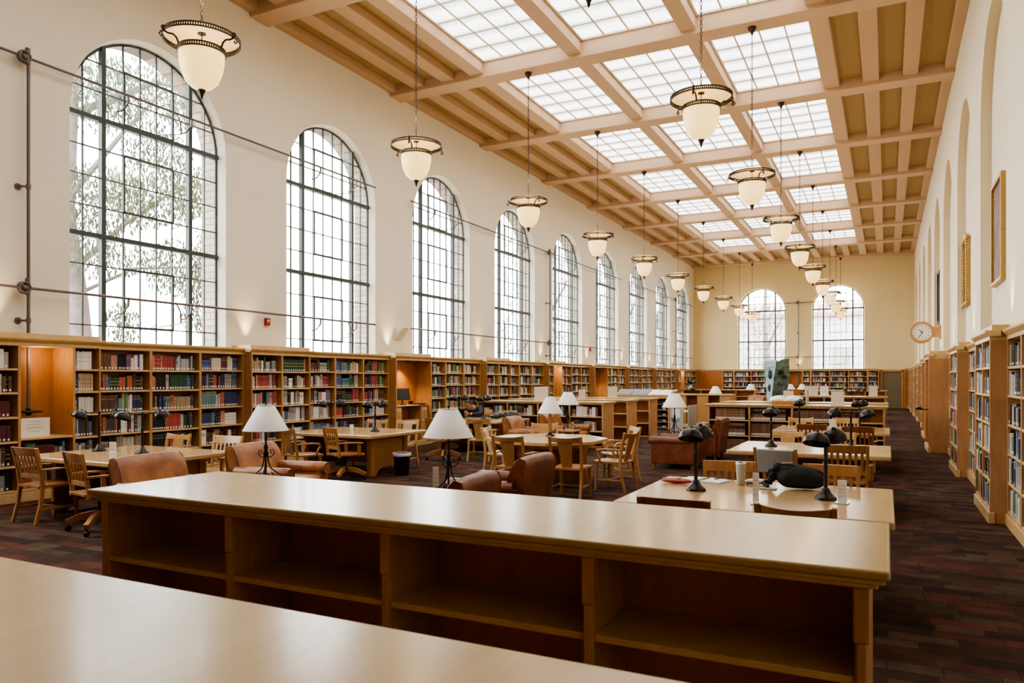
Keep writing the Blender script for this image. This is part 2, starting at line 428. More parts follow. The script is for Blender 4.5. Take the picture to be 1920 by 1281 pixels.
ENDW = [(-7.02), (-2.63)]
w = MB(); arch_wall(w, end3, XL, XR, 0, 9.6, ENDW, hw=1.45)
for c in ENDW: arch_reveal(w, end3, c, 1.45, 0, 1.41, .2)
struct(w.build('wall_end', M['endwall']))
w = MB(); eo3 = lambda u,z,d: (u, YE+.62+d, z)
arch_wall(w, eo3, XL-.62, XR+.5, 0, 9.6, ENDW, hw=1.42)
for c in ENDW: arch_reveal(w, end3, c, 1.42, .23, 1.42, .62)
struct(w.build('wall_end_outer', M['brick']))
w = MB()
NICHES = [yw(k)+.0 for k in range(-3,9)]
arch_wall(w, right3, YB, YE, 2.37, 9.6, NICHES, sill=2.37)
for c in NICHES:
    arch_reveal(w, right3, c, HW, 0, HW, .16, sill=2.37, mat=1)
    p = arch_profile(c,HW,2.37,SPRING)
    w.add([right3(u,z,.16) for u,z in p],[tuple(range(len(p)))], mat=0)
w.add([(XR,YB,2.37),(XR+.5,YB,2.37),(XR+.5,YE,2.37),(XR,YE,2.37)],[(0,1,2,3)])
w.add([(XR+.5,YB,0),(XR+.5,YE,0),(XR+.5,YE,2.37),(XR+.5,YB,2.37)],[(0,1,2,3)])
struct(w.build('wall_right', [M['plasterR'], M['reveal_shade']]))
w = MB(); w.add([(XL-.6,YB,0),(XR+.6,YB,0),(XR+.6,YB,9.6),(XL-.6,YB,9.6)],[(0,1,2,3)])
struct(w.build('wall_back', M['cherry']))
w = MB(); w.box(XL-.7,YB-.1,-.12,XR+.7,YE+.7,0)
struct(w.build('floor', M['carpet']))

# ceiling: olive coffers behind tan joists at both sides, three rows of laylights between deep beams
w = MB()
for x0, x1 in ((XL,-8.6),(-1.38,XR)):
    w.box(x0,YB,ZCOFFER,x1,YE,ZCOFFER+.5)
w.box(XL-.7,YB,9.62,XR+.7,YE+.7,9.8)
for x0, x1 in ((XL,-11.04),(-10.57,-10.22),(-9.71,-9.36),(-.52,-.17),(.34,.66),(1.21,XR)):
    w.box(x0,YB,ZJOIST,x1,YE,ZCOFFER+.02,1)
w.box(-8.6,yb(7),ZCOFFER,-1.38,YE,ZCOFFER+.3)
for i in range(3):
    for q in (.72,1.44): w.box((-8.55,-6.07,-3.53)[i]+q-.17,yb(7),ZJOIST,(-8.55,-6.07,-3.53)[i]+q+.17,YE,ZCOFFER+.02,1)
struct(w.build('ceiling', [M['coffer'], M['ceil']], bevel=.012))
tn = [0]
def trim(mb, m, bevel=0):
    tn[0] += 1
    return struct(mb.build('trim_%d' % tn[0], m, bevel=bevel))
LONG = ((-8.9,-8.55),(-6.4,-6.07),(-3.86,-3.53),(-1.42,-1.05))
for x0, x1 in LONG:
    w = MB(); w.box(x0,YB,ZJOIST,x1,YE,9.6); trim(w, M['beam'], .015)
for k in range(-4,9):
    w = MB(); w.box(XL,yb(k)-.25,ZBEAM,XR,yb(k)+.25,9.6); trim(w, M['beam'], .015)
# laylights
def skylight():
    t = bpy.data.objects.new('skylight', None); C.objects.link(t)
    W = 2.12; L = PITCH-.5
    a = MB(); a.add([(0,0,0),(W,0,0),(W,L,0),(0,L,0)],[(3,2,1,0)])
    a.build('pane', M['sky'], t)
    b = MB()
    for i in range(1,4): b.box(W*i/4-.018,0,-.02,W*i/4+.018,L,.0)
    for j in range(1,6): b.box(0,L*j/6-.015,-.018,W,L*j/6+.015,.0)
    for x in (0,W): b.box(x-.045 if x else 0,0,-.035,x if x else .045,L,0)
    for y in (0,L): b.box(0,y-.045 if y else 0,-.035,W,y if y else .045,0)
    b.build('glazing_bars', M['skyframe'], t)
    return t
sk = Kind(skylight)
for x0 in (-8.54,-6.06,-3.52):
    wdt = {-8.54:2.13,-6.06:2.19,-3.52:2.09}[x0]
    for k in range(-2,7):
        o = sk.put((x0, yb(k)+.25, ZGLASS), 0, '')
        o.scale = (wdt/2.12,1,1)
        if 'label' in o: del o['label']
        o['kind'] = 'structure'

# windows: dark steel with thick mullions and transoms, three hopper casements in the middle lights
def window_leaf(n, to3, c, hw, d, flip):
    t = bpy.data.objects.new('window_%d' % n, None); C.objects.link(t); t['kind'] = 'structure'
    t.location = to3(c, 0, d)
    o3 = Vector(to3(c,0,d))
    L = lambda u,z,e=0: Vector(to3(c+u, z, d+e)) - o3
    uax = (Vector(to3(1,0,0))-Vector(to3(0,0,0)))
    k = hw/1.48
    def zmax(u): return SPRING + math.sqrt(max(0,hw*hw-u*u))
    def vbar(mb,u,z0,z1,wd,dp): mb.beam(L(u,z0),L(u,z1),wd,dp,side=uax)
    def hbar(mb,u0,u1,z,wd,dp): mb.beam(L(u0,z),L(u1,z),wd,dp,side=(0,0,1))
    f = MB()
    for u in (-.85,.85): vbar(f,u*k,SILL,zmax(u*k),.075,.09)
    f.build('mullion', M['frame'], t)
    f = MB()
    for z in (4.03,5.93): hbar(f,-hw,hw,z,.075,.1)
    f.build('transom', M['frame'], t)
    f = MB()
    for u in (-1.19,-.48,-.16,.16,.48,1.19): vbar(f,u*k,SILL,zmax(u*k),.02,.03)
    zs = [2.58,3.06,3.55,4.5,4.98,5.45,6.38,6.84]
    for z in zs:
        hh = hw if z < SPRING else math.sqrt(max(0,hw*hw-(z-SPRING)**2))
        hbar(f,-hh,hh,z,.018,.03)
    f.build('glazing_bars', M['frame'], t)
    f = MB(); ring = [L(u,z) for u,z in arch_profile(0,hw-.012,SILL+.02,SPRING)]
    f.ribbon(ring,.03,.05,side=Vector(to3(0,0,1))-Vector(to3(0,0,0)))
    f.build('window_frame', M['frame'], t)
    for z0, z1 in ((5.97,6.84),(4.5,5.45),(2.58,3.55)):
        f = MB(); e = -.02
        for u in (-.48,.48): f.beam(L(u*k,z0,e),L(u*k,z1,e),.036,.04,side=uax)
        for z in (z0,z1): f.beam(L(-.48*k,z,e),L(.48*k,z,e),.038,.04,side=(0,0,1))
        f.beam(L(-.03,z0,-.03),L(.03,z0,-.03),.035,.05,side=(0,0,1)); f.beam(L(.0,z0,-.05),L(.09,z0+.07,-.08),.012,.012)
        f.build('casement', M['frame'], t)
    f = MB(); p = arch_profile(0,hw-.01,SILL,SPRING)
    f.add([L(u,z,.015) for u,z in p],[tuple(range(len(p)))])
    f.build('pane', M['glass'], t)
    return t
for k in range(0,9): window_leaf(k+1, left3, yw(k), HW-.045, .2, False)
for i, c in enumerate(ENDW): window_leaf(10+i, end3, c, 1.41, .2, True)

# doorway at the far right of the end wall: oak casing, beige leaf set back
d = bpy.data.objects.new('door_1', None); C.objects.link(d); d['kind'] = 'structure'; d.location = (.25, YE, 0)
f = MB()
for x in (-.58,.5): f.box(x,-.12,0,x+.09,.0,2.2)
f.box(-.58,-.12,2.12,.59,0,2.24); f.build('door_frame', M['oak'], d, bevel=.008)
f = MB(); f.box(-.49,-.035,0,.5,-.01,2.12); f.build('door_leaf', plain('dim_door_leaf', (.20,.16,.09), .6), d)
f = MB(); f.box(-.43,-.06,.95,-.39,-.035,1.1); f.tube([(-.41,-.06,1.02),(-.41,-.1,1.02),(-.31,-.1,1.02)],.01); f.build('door_handle', M['chrome'], d)

# ------------------------------------------------------------------ window-opening gear along the left and end walls
def gear_mb(mb, c, r=.1):
    c = Vector(c)
    for dx in (-.03,.03):
        mb.tube([c+Vector((dx,r*.9*math.cos(a),r*.9*math.sin(a))) for a in [2*PI*i/16 for i in range(16)]],.016,6,closed=True)
    for i in range(5):
        a = 2*PI*i/5
        mb.beam(c,c+Vector((0,r*.9*math.cos(a),r*.9*math.sin(a))),.03,.02)
    mb.ball(c,(.05,.05,.05),8,6)
    mb.tube([c+Vector((0,.05,-.1)),c+Vector((0,.05,.14))],.035,8)
def opener(loc, rz, ext, label, wins, zwheel=.95, zs=(3.03,6.36), wheel=True):
    """local frame: +y along the wall, +x out of the wall; ext = reach of the shafts along y; wins = centres along y"""
    t = thing('window_opener', label, 'window opener', loc, rz, 'window opening gear on the walls')
    X = .14
    f = MB(); f.tube([(X,0,zwheel),(X,0,6.4)],.024,10); f.build('standpipe', M['pipe'], t)
    for z in zs:
        f = MB(); f.tube([(X,ext[0],z),(X,ext[1],z)],.02,8); f.build('shaft', M['pipe'], t)
        f = MB(); gear_mb(f,(X,-.06,z),.085); f.build('gear', M['pipe'], t)
        for c in wins:
            for u in (-.62,.62):
                f = MB(); f.beam((X,c+u,z),(X-.02,c+u,z-.14),.028,.028); f.tube([(X-.02,c+u,z-.13),(X-.1,c+u-.04,z-.24),(X-.2,c+u-.08,z-.26)],.013,6); f.build('lever', M['pipe'], t)
            f = MB()
            f.tube([(X,c+.3,z),(X+.03,c+.36,z-.14),(X,c+.4,z-.34)],.013,6); f.tube([(X,c+.4,z-.34),(X-.18,c+.0,z-.44)],.008,6)
            f.build('opening_arm', M['pipe'], t)
    for z in (2.56,4.5):
        f = MB(); f.lathe([(.05,0),(.05,.015)],12); f.M = None
        for i in range(len(f.v)): f.v[i] = (f.v[i][2], f.v[i][0]-.07, f.v[i][1]+z)
        f.tube([(0,-.07,z),(.07,-.06,z),(X,-.01,z)],.016,8); f.tube([(X,0,z-.035),(X,0,z+.035)],.034,10)
        f.build('wall_bracket', M['pipe'], t)
    if wheel:
        f = MB(); f.lathe([(.02,-.06),(.045,-.03),(.03,0),(.03,.05)],12,at=(X,0,zwheel))
        f.tube([(X+.16*math.cos(a),.16*math.sin(a),zwheel) for a in [2*PI*i/24 for i in range(24)]],.014,6,closed=True)
        for i in range(4): f.beam((X,0,zwheel),(X+.16*math.cos(i*PI/2),.16*math.sin(i*PI/2),zwheel),.02,.012,side=(0,0,1))
        f.build('handwheel', M['iron'], t)
    return t
opener((XL,6.52,0),0,(-2.5,8.2),'brown window-opening shafts with gears and hanging handwheel, nearest on the window wall',[yw(0)-6.52,yw(1)-6.52],zwheel=1.24)
opener((XL,25.25,0),0,(-9.0,8.35),'window-opening shafts and standpipe between fourth and fifth arched windows',[yw(k)-25.25 for k in (2,3,4,5)],zwheel=1.24)
opener((XL,43.6,0),0,(-8.9,4.3),'window-opening shafts and standpipe near the far end of the window wall',[yw(k)-43.6 for k in (6,7,8)],zwheel=1.24)
opener((-4.83,YE,0),-PI/2,(-3.0,3.2),'window-opening shafts and standpipe between the two end-wall windows',[-2.2,2.19],zwheel=1.24)

# ------------------------------------------------------------------ outdoors
g = MB(); g.box(-60,-40,-.62,30,110,-.5); o = struct(g.build('ground', M['ground']))
def tree(loc, label, trunk, branches, clumps, seed, leafn, kinds='tree', tr=.3):
    rnd = random.Random(seed)
    t = thing('eucalyptus_tree', label, 'tree', loc, 0, 'trees outside the windows')
    f = MB(); P = [Vector(p) for p in trunk]
    f.tube(P,[tr*(1-.6*i/(len(P)-1)) for i in range(len(P))],12); 
    for br, r in branches: f.tube(br,[r*(1-.7*i/(len(br)-1)) for i in range(len(br))],8)
    f.build('trunk', M['bark'], t)
    f = MB()
    for (cx,cy,cz,rx,rz_) in clumps:
        for _ in range(int(leafn*rx*rz_)):
            while True:
                p = Vector((rnd.uniform(-1,1),rnd.uniform(-1,1),rnd.uniform(-1,1)))
                if p.length < 1: break
            q = Vector((cx+p.x*rx, cy+p.y*rx, cz+p.z*rz_))
            a = rnd.uniform(0,2*PI); l = rnd.uniform(.10,.20); wd = .02
            dn = Vector((.35*math.cos(a),.35*math.sin(a),-1)).normalized(); s = dn.cross(Vector((math.cos(a+1),math.sin(a+1),.2))).normalized()
            f.add([q, q+dn*l*.45+s*wd, q+dn*l, q+dn*l*.45-s*wd],[(0,1,2,3)])
    f.build('foliage', M['leaf'], t)
    return t
tree((-17.2,11.38,-.5),'large eucalyptus with thick trunk outside the nearest arched window',
     [(0,0,0),(.02,-.05,2),(-.05,-.15,4),(-.2,-.35,6.2),(-.2,-.2,9),(0,.1,12)],
     [([(-.1,-.2,4.8),(.3,.8,6.0),(.4,2.0,7.0),(.3,3.2,7.6)],.07),([(-.1,-.3,6.5),(.6,.6,8.2),(.9,1.6,9.6)],.08),([(0,-.2,4.2),(.2,1.2,5.0),(.3,2.6,5.2)],.05),([(-.2,-.2,8.5),(.5,1.6,9.8),(.6,3.4,10)],.1)],
     [(0,.4,6.6,1.3,.9),(.5,1.6,7.0,1.2,.9),(.4,.2,5.2,1.0,.6),(.5,2.9,7.3,.9,.7),(.4,2.4,5.2,1.0,.8),(.4,3.4,5.0,.8,.9),(.3,3.9,6.2,.7,.8),(.6,1.4,9.4,1.4,.8),(.4,3.4,9.8,1.2,.7),(.2,.2,9.2,1.0,1.0),(.3,.8,3.6,.4,.6),(.4,3.0,4.0,.5,.5),(.3,3.6,3.0,.4,.4),(.2,1.9,8.2,.9,.5)],3,1500,tr=.36)
tree((-17.5,38.5,-.5),'grey-green tree outside the fifth arched window',[(0,0,0),(.1,0,4),(0,.2,8),(.1,0,11)],[([(0,0,5),(.5,1.5,7),(.6,2.4,8)],.12)],
     [(0,-2,5.5,2.2,2.2),(.3,.5,3.6,2.0,1.6),(.5,2.5,6.5,2.0,2.4),(0,0,8.5,2.5,1.6),(.3,-3,3.2,1.6,1.4)],5,330,tr=.28)
tree((-17.0,50.5,-.5),'grey-green tree outside the sixth arched window',[(0,0,0),(.1,0,4),(0,.2,8),(.1,0,11)],[([(0,0,5),(.5,1.5,7),(.6,2.4,8)],.12)],
     [(0,-2,5.2,2.4,2.4),(.3,.8,3.4,2.2,1.6),(.5,2.5,6.5,2.2,2.4),(0,0,8.5,2.5,1.6)],6,330,tr=.28)
tree((-8.2,58.5,-.5),'pale tree outside the end-wall window nearer the window wall',[(0,0,0),(.1,0,4),(0,.2,7),(.1,0,9)],[([(0,0,4),(.8,.3,6),(1.4,.4,7)],.12)],
     [(0,0,6,1.8,1.5),(1.0,.3,3.4,1.3,1.4),(-.9,0,3.8,1.3,1.4)],8,330,tr=.25)
# pale building across the court, seen through the end windows
t = thing('court_building','pale stucco building with tiled roof edge seen through the end-wall windows','building',(-4,63,-.5))
f = MB(); f.box(-14,0,0,16,6,7.2); f.build('wall', M['stucco'], t)
f = MB()
for i in range(60): f.tube([(-14+i*.5,-.5,7.25),(-14+i*.5,3,8.4)],.17,8)
f.prism([(-.45,7.1),(3,8.3),(6.2,7.1)],0,-14.2,16.2); f.build('roof', M['tile'], t)
for x in (-3.5,.2,4.6):
    f = MB(); f.box(x,-.03,2.4,x+1.3,.02,4.6); f.build('window', M['grey'], t)
# ------------------------------------------------------------------ camera numbers (used here only to rank which books show largest)
CAMH, FPX, CX, HY = 1.72, 1400., 960., 710.
TH = math.atan(703/1400.)
def topix(p):
    f = -math.sin(TH)*p[0] + math.cos(TH)*p[1]; r = math.cos(TH)*p[0] + math.sin(TH)*p[1]
    if f < .2: return None
    return (CX+FPX*r/f, HY-FPX*(p[2]-CAMH)/f)

# ------------------------------------------------------------------ books
PAL = {'w':((.72,.70,.66),'white'),'e':((.66,.58,.42),'cream'),'g':((.34,.34,.33),'grey'),'k':((.015,.015,.016),'black'),'d':((.055,.055,.05),'charcoal'),
 'r':((.36,.04,.032),'red'),'m':((.15,.02,.03),'maroon'),'o':((.50,.11,.04),'orange-red'),'n':((.14,.065,.03),'brown'),'t':((.40,.29,.16),'tan'),
 'y':((.50,.36,.10),'ochre'),'f':((.02,.085,.035),'dark green'),'l':((.09,.26,.09),'green'),'b':((.06,.12,.32),'blue'),'v':((.03,.04,.13),'navy'),
 'c':((.10,.24,.26),'teal'),'p':((.55,.22,.19),'salmon'),'u':((.18,.08,.22),'purple'),'s':((.25,.36,.50),'sky blue'),'x':((.085,.045,.028),'dark brown'),'h':((.12,.012,.018),'crimson')}
ORD = ['first','second','third','fourth','fifth','sixth','seventh','eighth','ninth','tenth','eleventh','twelfth']
ORD += [a+'teenth' for a in ('thir','four','fif','six','seven','eigh','nine')] + ['twentieth']
for tens in ('twenty','thirty','forty','fifty'):
    if tens != 'twenty': ORD.append(tens[:-1]+'ieth')
    ORD += [tens+'-'+a for a in ('first','second','third','fourth','fifth','sixth','seventh','eighth','ninth')]
BOOKS = []      # (matrix, w, d, h, colour key, jitter, style, label)
def randrow(rnd, mode):
    if mode == 'right': pool = 'wwwggggssddkkpptbvenmlf'
    elif mode == 'law': return 'x'*rnd.randint(17,24)
    else: pool = 'wwweeegggtttnnnrrmmkkkdddffvvboypcsl'
    s = ''
    while len(s) < 26:
        s += rnd.choice(pool)*rnd.choice((1,1,1,2,2,3,4))
    return s
def fill_shelf(mat, x0, x1, z, hmax, spec, rnd, desc, shelfname, fill=None, inset=.045, hlo=.66, spread=None):
    """stand a row of books on a shelf; local x along the shelf, y into the case"""
    span = x1-x0
    if spec is None or spec in ('rand','right','law'):
        row = randrow(rnd, spec or 'rand'); fixed = spec == 'law'
    else: row = spec; fixed = True
    fl = fill if fill is not None else rnd.uniform(.78,.97)
    x = x0+.008
    ws = []
    prev = None
    for ch in row:
        if ch == ' ': ws.append((ch,.045)); continue
        wd = rnd.uniform(.02,.042) if ch != prev else ws[-1][1]
        ws.append((ch,wd)); prev = ch
    tot = sum(a[1] for a in ws)
    if fixed:
        k = span*fl/tot; ws = [(c,wd*k) for c,wd in ws]
    hrun = None; last = None; n = 0
    for ch, wd in ws:
        if x+wd > x0+span*fl+.002: break
        if ch == ' ': x += wd; last = None; continue
        if ch != last:
            hrun = hmax*rnd.uniform(hlo,.97); ins = inset+rnd.uniform(-.012,.02); jit = rnd.uniform(.8,1.2); style = rnd.choice((0,0,1,2,3))
        h = hrun*(1 if rnd.random() < .7 else rnd.uniform(.96,1.0)); last = ch; n += 1
        lab = None
        if desc:
            lab = '%s book, %s from left, %s, %s' % (PAL[ch][1], ORD[min(n-1,len(ORD)-1)], shelfname, desc)
        BOOKS.append((mat @ Matrix.Translation((x+wd/2,ins+rnd.uniform(0,.006),z+.0015)), wd*(.95 if ch != 'x' else .88), .2, h, ch, jit*rnd.uniform(.93,1.07)*(rnd.uniform(.8,1.25) if ch == 'x' else 1), style, lab))
        x += wd
def book_mesh(mb, lb, mx, wd, dp, h, ch, jit, style):
    c0 = PAL[ch][0]; g_ = sum(c0)/3; c = tuple(min(.9,(v*.8+g_*.2)*jit) for v in c0)
    lum = sum(c)/3
    acc = (.45,.33,.12) if lum < .25 else (.10,.08,.07)
    if lum > .3: acc = tuple(v*.6 for v in c)
    acc2 = tuple(v*.6 for v in c)
    if ch == 'x': c = tuple(v*jit*1.0 for v in (.22,.115,.065)); acc = (.40,.27,.10); acc2 = (.035,.015,.012)
    mb.M = mx; w2 = wd/2
    if style == 0: bands = [(0,c),(1,c)]
    elif style == 1: bands = [(0,c),(.74,acc),(.77,c),(.90,acc),(.92,c),(1,c)]
    elif style == 2: bands = [(0,c),(.55,acc2),(.8,c),(1,c)]
    else: bands = [(0,c),(.42,acc),(.46,c),(.66,acc),(.7,c),(1,c)]
    for (a, ca), (b2, _) in zip(bands[:-1], bands[1:]):
        mb.col = ca
        mb.add([(-w2,0,a*h),(w2,0,a*h),(w2,0,b2*h),(-w2,0,b2*h)],[(0,1,2,3)])
    mb.col = c
    mb.add([(-w2,0,0),(-w2,dp,0),(-w2,dp,h),(-w2,0,h)],[(0,3,2,1)][::-1])
    mb.add([(w2,0,0),(w2,dp,0),(w2,dp,h),(w2,0,h)],[(0,1,2,3)])
    mb.add([(-w2,0,0),(w2,0,0),(w2,dp,0),(-w2,dp,0)],[(0,3,2,1)])
    mb.col = (.66,.60,.48)
    mb.add([(-w2,0,h),(w2,0,h),(w2,dp,h),(-w2,dp,h)],[(0,1,2,3)])
    mb.add([(-w2,dp,0),(w2,dp,0),(w2,dp,h),(-w2,dp,h)],[(0,3,2,1)])
    lb.M = mx; a = min(w2*.62,.013) if ch != 'x' else w2*.8; z0 = .014; z1 = z0+(.03 if ch != 'x' else .045)
    lb.add([(-a,-.0015,z0),(a,-.0015,z0),(a,-.0015,z1),(-a,-.0015,z1)],[(0,1,2,3)])

# ------------------------------------------------------------------ wall bookcases
ROWZ = (.17,.51,.85,1.19,1.53,1.86)
TOPZ = 2.18
SHELFNAME = ('bottom shelf','second shelf up','third shelf up','third shelf down','second shelf down','top shelf')
def frame_of(t): return Matrix.Translation(t.location) @ Matrix.Rotation(t.rotation_euler[2],4,'Z')
def bookcase(label, loc, rz, width, bays, depth, pier, detail, rnd, descs=None, specs=None, mode=None, group=None, jig=.0, sill=None):
    """bays: list of (x0,x1,type) type b books / a alcove.  local x to the right when facing it, y into the wall"""
    t = thing('bookcase', label, 'bookcase', loc, rz, group)
    mx = frame_of(t)
    edge = M['oakedge']; body = M['oak']
    ups = MB(); lips = MB()
    xs = sorted(set([0,width]))
    # end panels
    def part(mb, name, m, bev=0): return mb.build(name, m, t, bevel=bev)
    shelves = MB(); uprights = MB()
    cuts = [0]+[ (bays[i][1]+bays[i+1][0])/2 for i in range(len(bays)-1)]+[width]
    for i, cx in enumerate(cuts):
        hw = .03 if 0 < i < len(cuts)-1 else None
        a = (bays[i-1][1] if i else 0); b = (bays[i][0] if i < len(bays) else width)
        mb = MB() if detail else uprights
        mb.box(a,.0,.0,b,depth,TOPZ)
        if detail: part(mb,'end_panel' if i in (0,len(cuts)-1) else 'divider', M['pier'] if (pier and i in (0,len(cuts)-1)) else body, .004)
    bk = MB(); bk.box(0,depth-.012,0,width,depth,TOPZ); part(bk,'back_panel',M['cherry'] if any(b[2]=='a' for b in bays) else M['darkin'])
    for bi, (x0,x1,ty) in enumerate(bays):
        rows = ROWZ if ty == 'b' else ()
        off = 0 if not jig else rnd.choice((0,0,.015,-.02))
        if ty == 'p':          # alcove with two shelves of books below
            rows = ROWZ[:2]
            mb = MB(); mb.box(x0,.0,.855,x1,depth,.885); part(mb,'alcove_shelf',M['oakedge'],.003)
        for ri, z in enumerate(rows):
            zz = z+(off if 0 < ri else 0)
            mb = MB() if detail else shelves
            mb.box(x0,.004,zz-.028,x1,depth-.012,zz)
            if detail: part(mb,'shelf',M['oakedge'],.003)
            nxt = (rows[ri+1]+off if ri+1 < len(rows) else (TOPZ if ty=='b' else .85))
            sp = None
            if specs and specs.get(bi) and ri < len(specs[bi]): sp = specs[bi][ri]
            if sp == '': continue
            fill_shelf(mx,x0+.004,x1-.004,zz,nxt-zz-.035,sp or mode,rnd,descs[bi] if descs else None,SHELFNAME[ri],inset=.05 if mode != 'right' else .018, fill=(.95 if sp else (rnd.uniform(.9,.99) if mode == 'right' else None)))
    if not detail:
        part(uprights,'carcass',body); part(shelves,'shelves',M['oakedge'])
    pl = MB(); pl.box(-.012 if pier else .001,-.018,0,width+(.012 if pier else -.001),.05,.135); part(pl,'plinth',M['oakedge'],.006)
    co = MB(); e = .045
    co.box(-.0,-.004,TOPZ-.005,width,depth,TOPZ+.05)
    cp = [(-.004,TOPZ+.04),(-.02,TOPZ+.055),(-.05,TOPZ+.085),(-.055,TOPZ+.112)]
    co.prism(cp+[(depth,TOPZ+.112),(depth,TOPZ+.04)],0,0,width)
    if pier:
        for a, b in ((-.05,.002),(width-.002,width+.05)): co.prism(cp+[(.11,TOPZ+.112),(.11,TOPZ+.04)],0,a,b)
    if pier: co.box(.0,.02,TOPZ+.112,width,depth,TOPZ+.178)
    part(co,'cornice',M['oakedge'],.004)
    if not pier:
        sl = MB(); sl.box(0,.02,TOPZ+.112,width,depth,sill or TOPZ+.125); part(sl,'sill_board',M['oakedge'])
    return t, mx

XFP, XFW = -10.75, -10.95
PIER0, PIERW = -.68, 1.62
SPEC_P = {0:['fdfgkl','rnygnkd','mmmmmm','mmmmmm','knfwnknr','ggwgg'], 1:['rgbkn','nfllmmmmmtgbl','','','',''], 2:['rgbknv','ggwggdgg','vwdddnbvb','tdwwwwww','mkstttttt','gwwwwwwg']}
SPEC_W0 = {0:['mfnvkgdrnfke','gbttkkgteeettt','lfffoddddokwwwmwdggk','vdnnnnnuccylewvvvvfl','bkokoubfffoodoonkkknn','ffnnnppkkkkuuewuwe'],
           1:['rkwgkrmnvkd','kkkkkkkkorrrrefkdg','kkkkkvvcootttttyvvv','oopkkkgkffffffbbvvv','pprrprrrrrrrgwpsggggdg','pprrrrprrrrrgwsgggdgdd'],
           2:['rrkwkmpkr','wwmnnytttmkkrwwkmr','vvvvvvbvkkkppwwwwww','ccccccwgoovvvvvvvvvv','vvvtvvvookovvgggccc','bbbbbeeeemmmfeewbbv']}
SPEC_W0[1][4] = 'opkkkgkffffffffbbvv'; SPEC_W0[1][3] = 'kkpkvbvccootttttyvvv'; SPEC_W0[1][2] = 'kkkkkkkkorrrrrefkdg'
SPEC_P1 = {0:['mkgnkrwkd','mmrrgwgnkkkdk','rrrrrrrrwgmrrrr','pppwppgkkccpprrr','nwmprrrrrrrggdrkd','gtytgrwfgggdggdk'], 1:['kgbmfnkgt','bbvrpgwwwgdd','wwbbgugggwwmggs','ggggkkwwmgttwwp','fffffffffffpp','fffffffffffpp']}
SPEC_P1[1][4] = 'ggggkwwwkmgttwrp'
SPEC_W1 = {0:['gkrmnkgbf','kkggccbbsg','rprgwwtgwgg','dmmnnggugpwwuuw','gbvukwmgwgrrmm','vgmnnmngggkfk'], 1:['kgnmbfkr','gfvdbkkkkkkk','rrrrkkffgkvkkgr','kkkffkkkkrrrrr','ubbbccccfdgttg','bbbbccccfdgttww'], 2:['gnkrmfbk','bgvbkbvbg','kkkksgwwwwww','mrrmbnttnnnn','rmfkkvrrrflolr','rmfkkvrrrflolr']}
rnd = random.Random(41)
def pier_bays(kind):
    W = PIERW
    if kind == 'two': return [(.03,.79,'b'),(.83,W-.03,'b')]
    if kind == 'pipe': return [(.03,.40,'b'),(.44,1.18,'p'),(1.22,W-.03,'b')]
    return [(.05,W-.05,'a')]
WB = [(.03,1.0,'b'),(1.05,2.0,'b'),(2.05,2.998,'b')]
PK = {-1:'pipe',0:'two',1:'alc',2:'two',3:'pipe',4:'alc',5:'two',6:'two',7:'pipe'}
NUM = ['nearest','second','third','fourth','fifth','sixth','seventh','eighth','ninth']
ALC = {}
for k in range(-1,8):
    y0 = yb(k)+PIER0; det = True
    kind = PK[k]
    sp = {-1:SPEC_P,0:SPEC_P1}.get(k)
    desc = {-1:['bay left of hanging-wheel alcove','ledge under hanging-wheel alcove','bay right of hanging-wheel alcove'],0:['first bay past tree window','second bay past tree window'],2:['near bay of third pier bookcase','far bay of third pier bookcase']}.get(k)
    what = {'two':'projecting two-bay oak bookcase','pipe':'projecting oak bookcase with pipe alcove','alc':'projecting orange wood alcove unit'}[kind]
    t, mx = bookcase('%s on the window wall, %s pier' % (what, NUM[k+1]), (XFP,y0,0), PI/2, PIERW, pier_bays(kind), .49, True, det, rnd, desc, sp, group='projecting units on the window wall')
    ALC[k] = t
    y1 = y0+PIERW; wid = yb(k+1)+PIER0-y1
    if k < 7:
        sp = {-1:SPEC_W0,0:SPEC_W1}.get(k)
        desc = {-1:['%s bay under tree window' % a for a in ('first','second','third')], 0:['%s bay under second window' % a for a in ('first','second','third')],1:['%s bay under third window' % a for a in ('first','second','third')]}.get(k)
        bookcase('three-bay oak bookcase under the %s arched window of the long wall' % NUM[k+1], (XFW,y1+.001,0), PI/2, wid-.002, WB, .29, False, det, rnd, desc, sp, group='bookcases under the windows', jig=1)
    else:
        bookcase('oak bookcase in the far corner under the last arched window', (XFW,y1+.001,0), PI/2, YE-.35-y1, [(.03,.95,'b'),(1.0,1.95,'b'),(2.0,YE-.38-y1,'b')], .29, False, True, rnd, None, None)

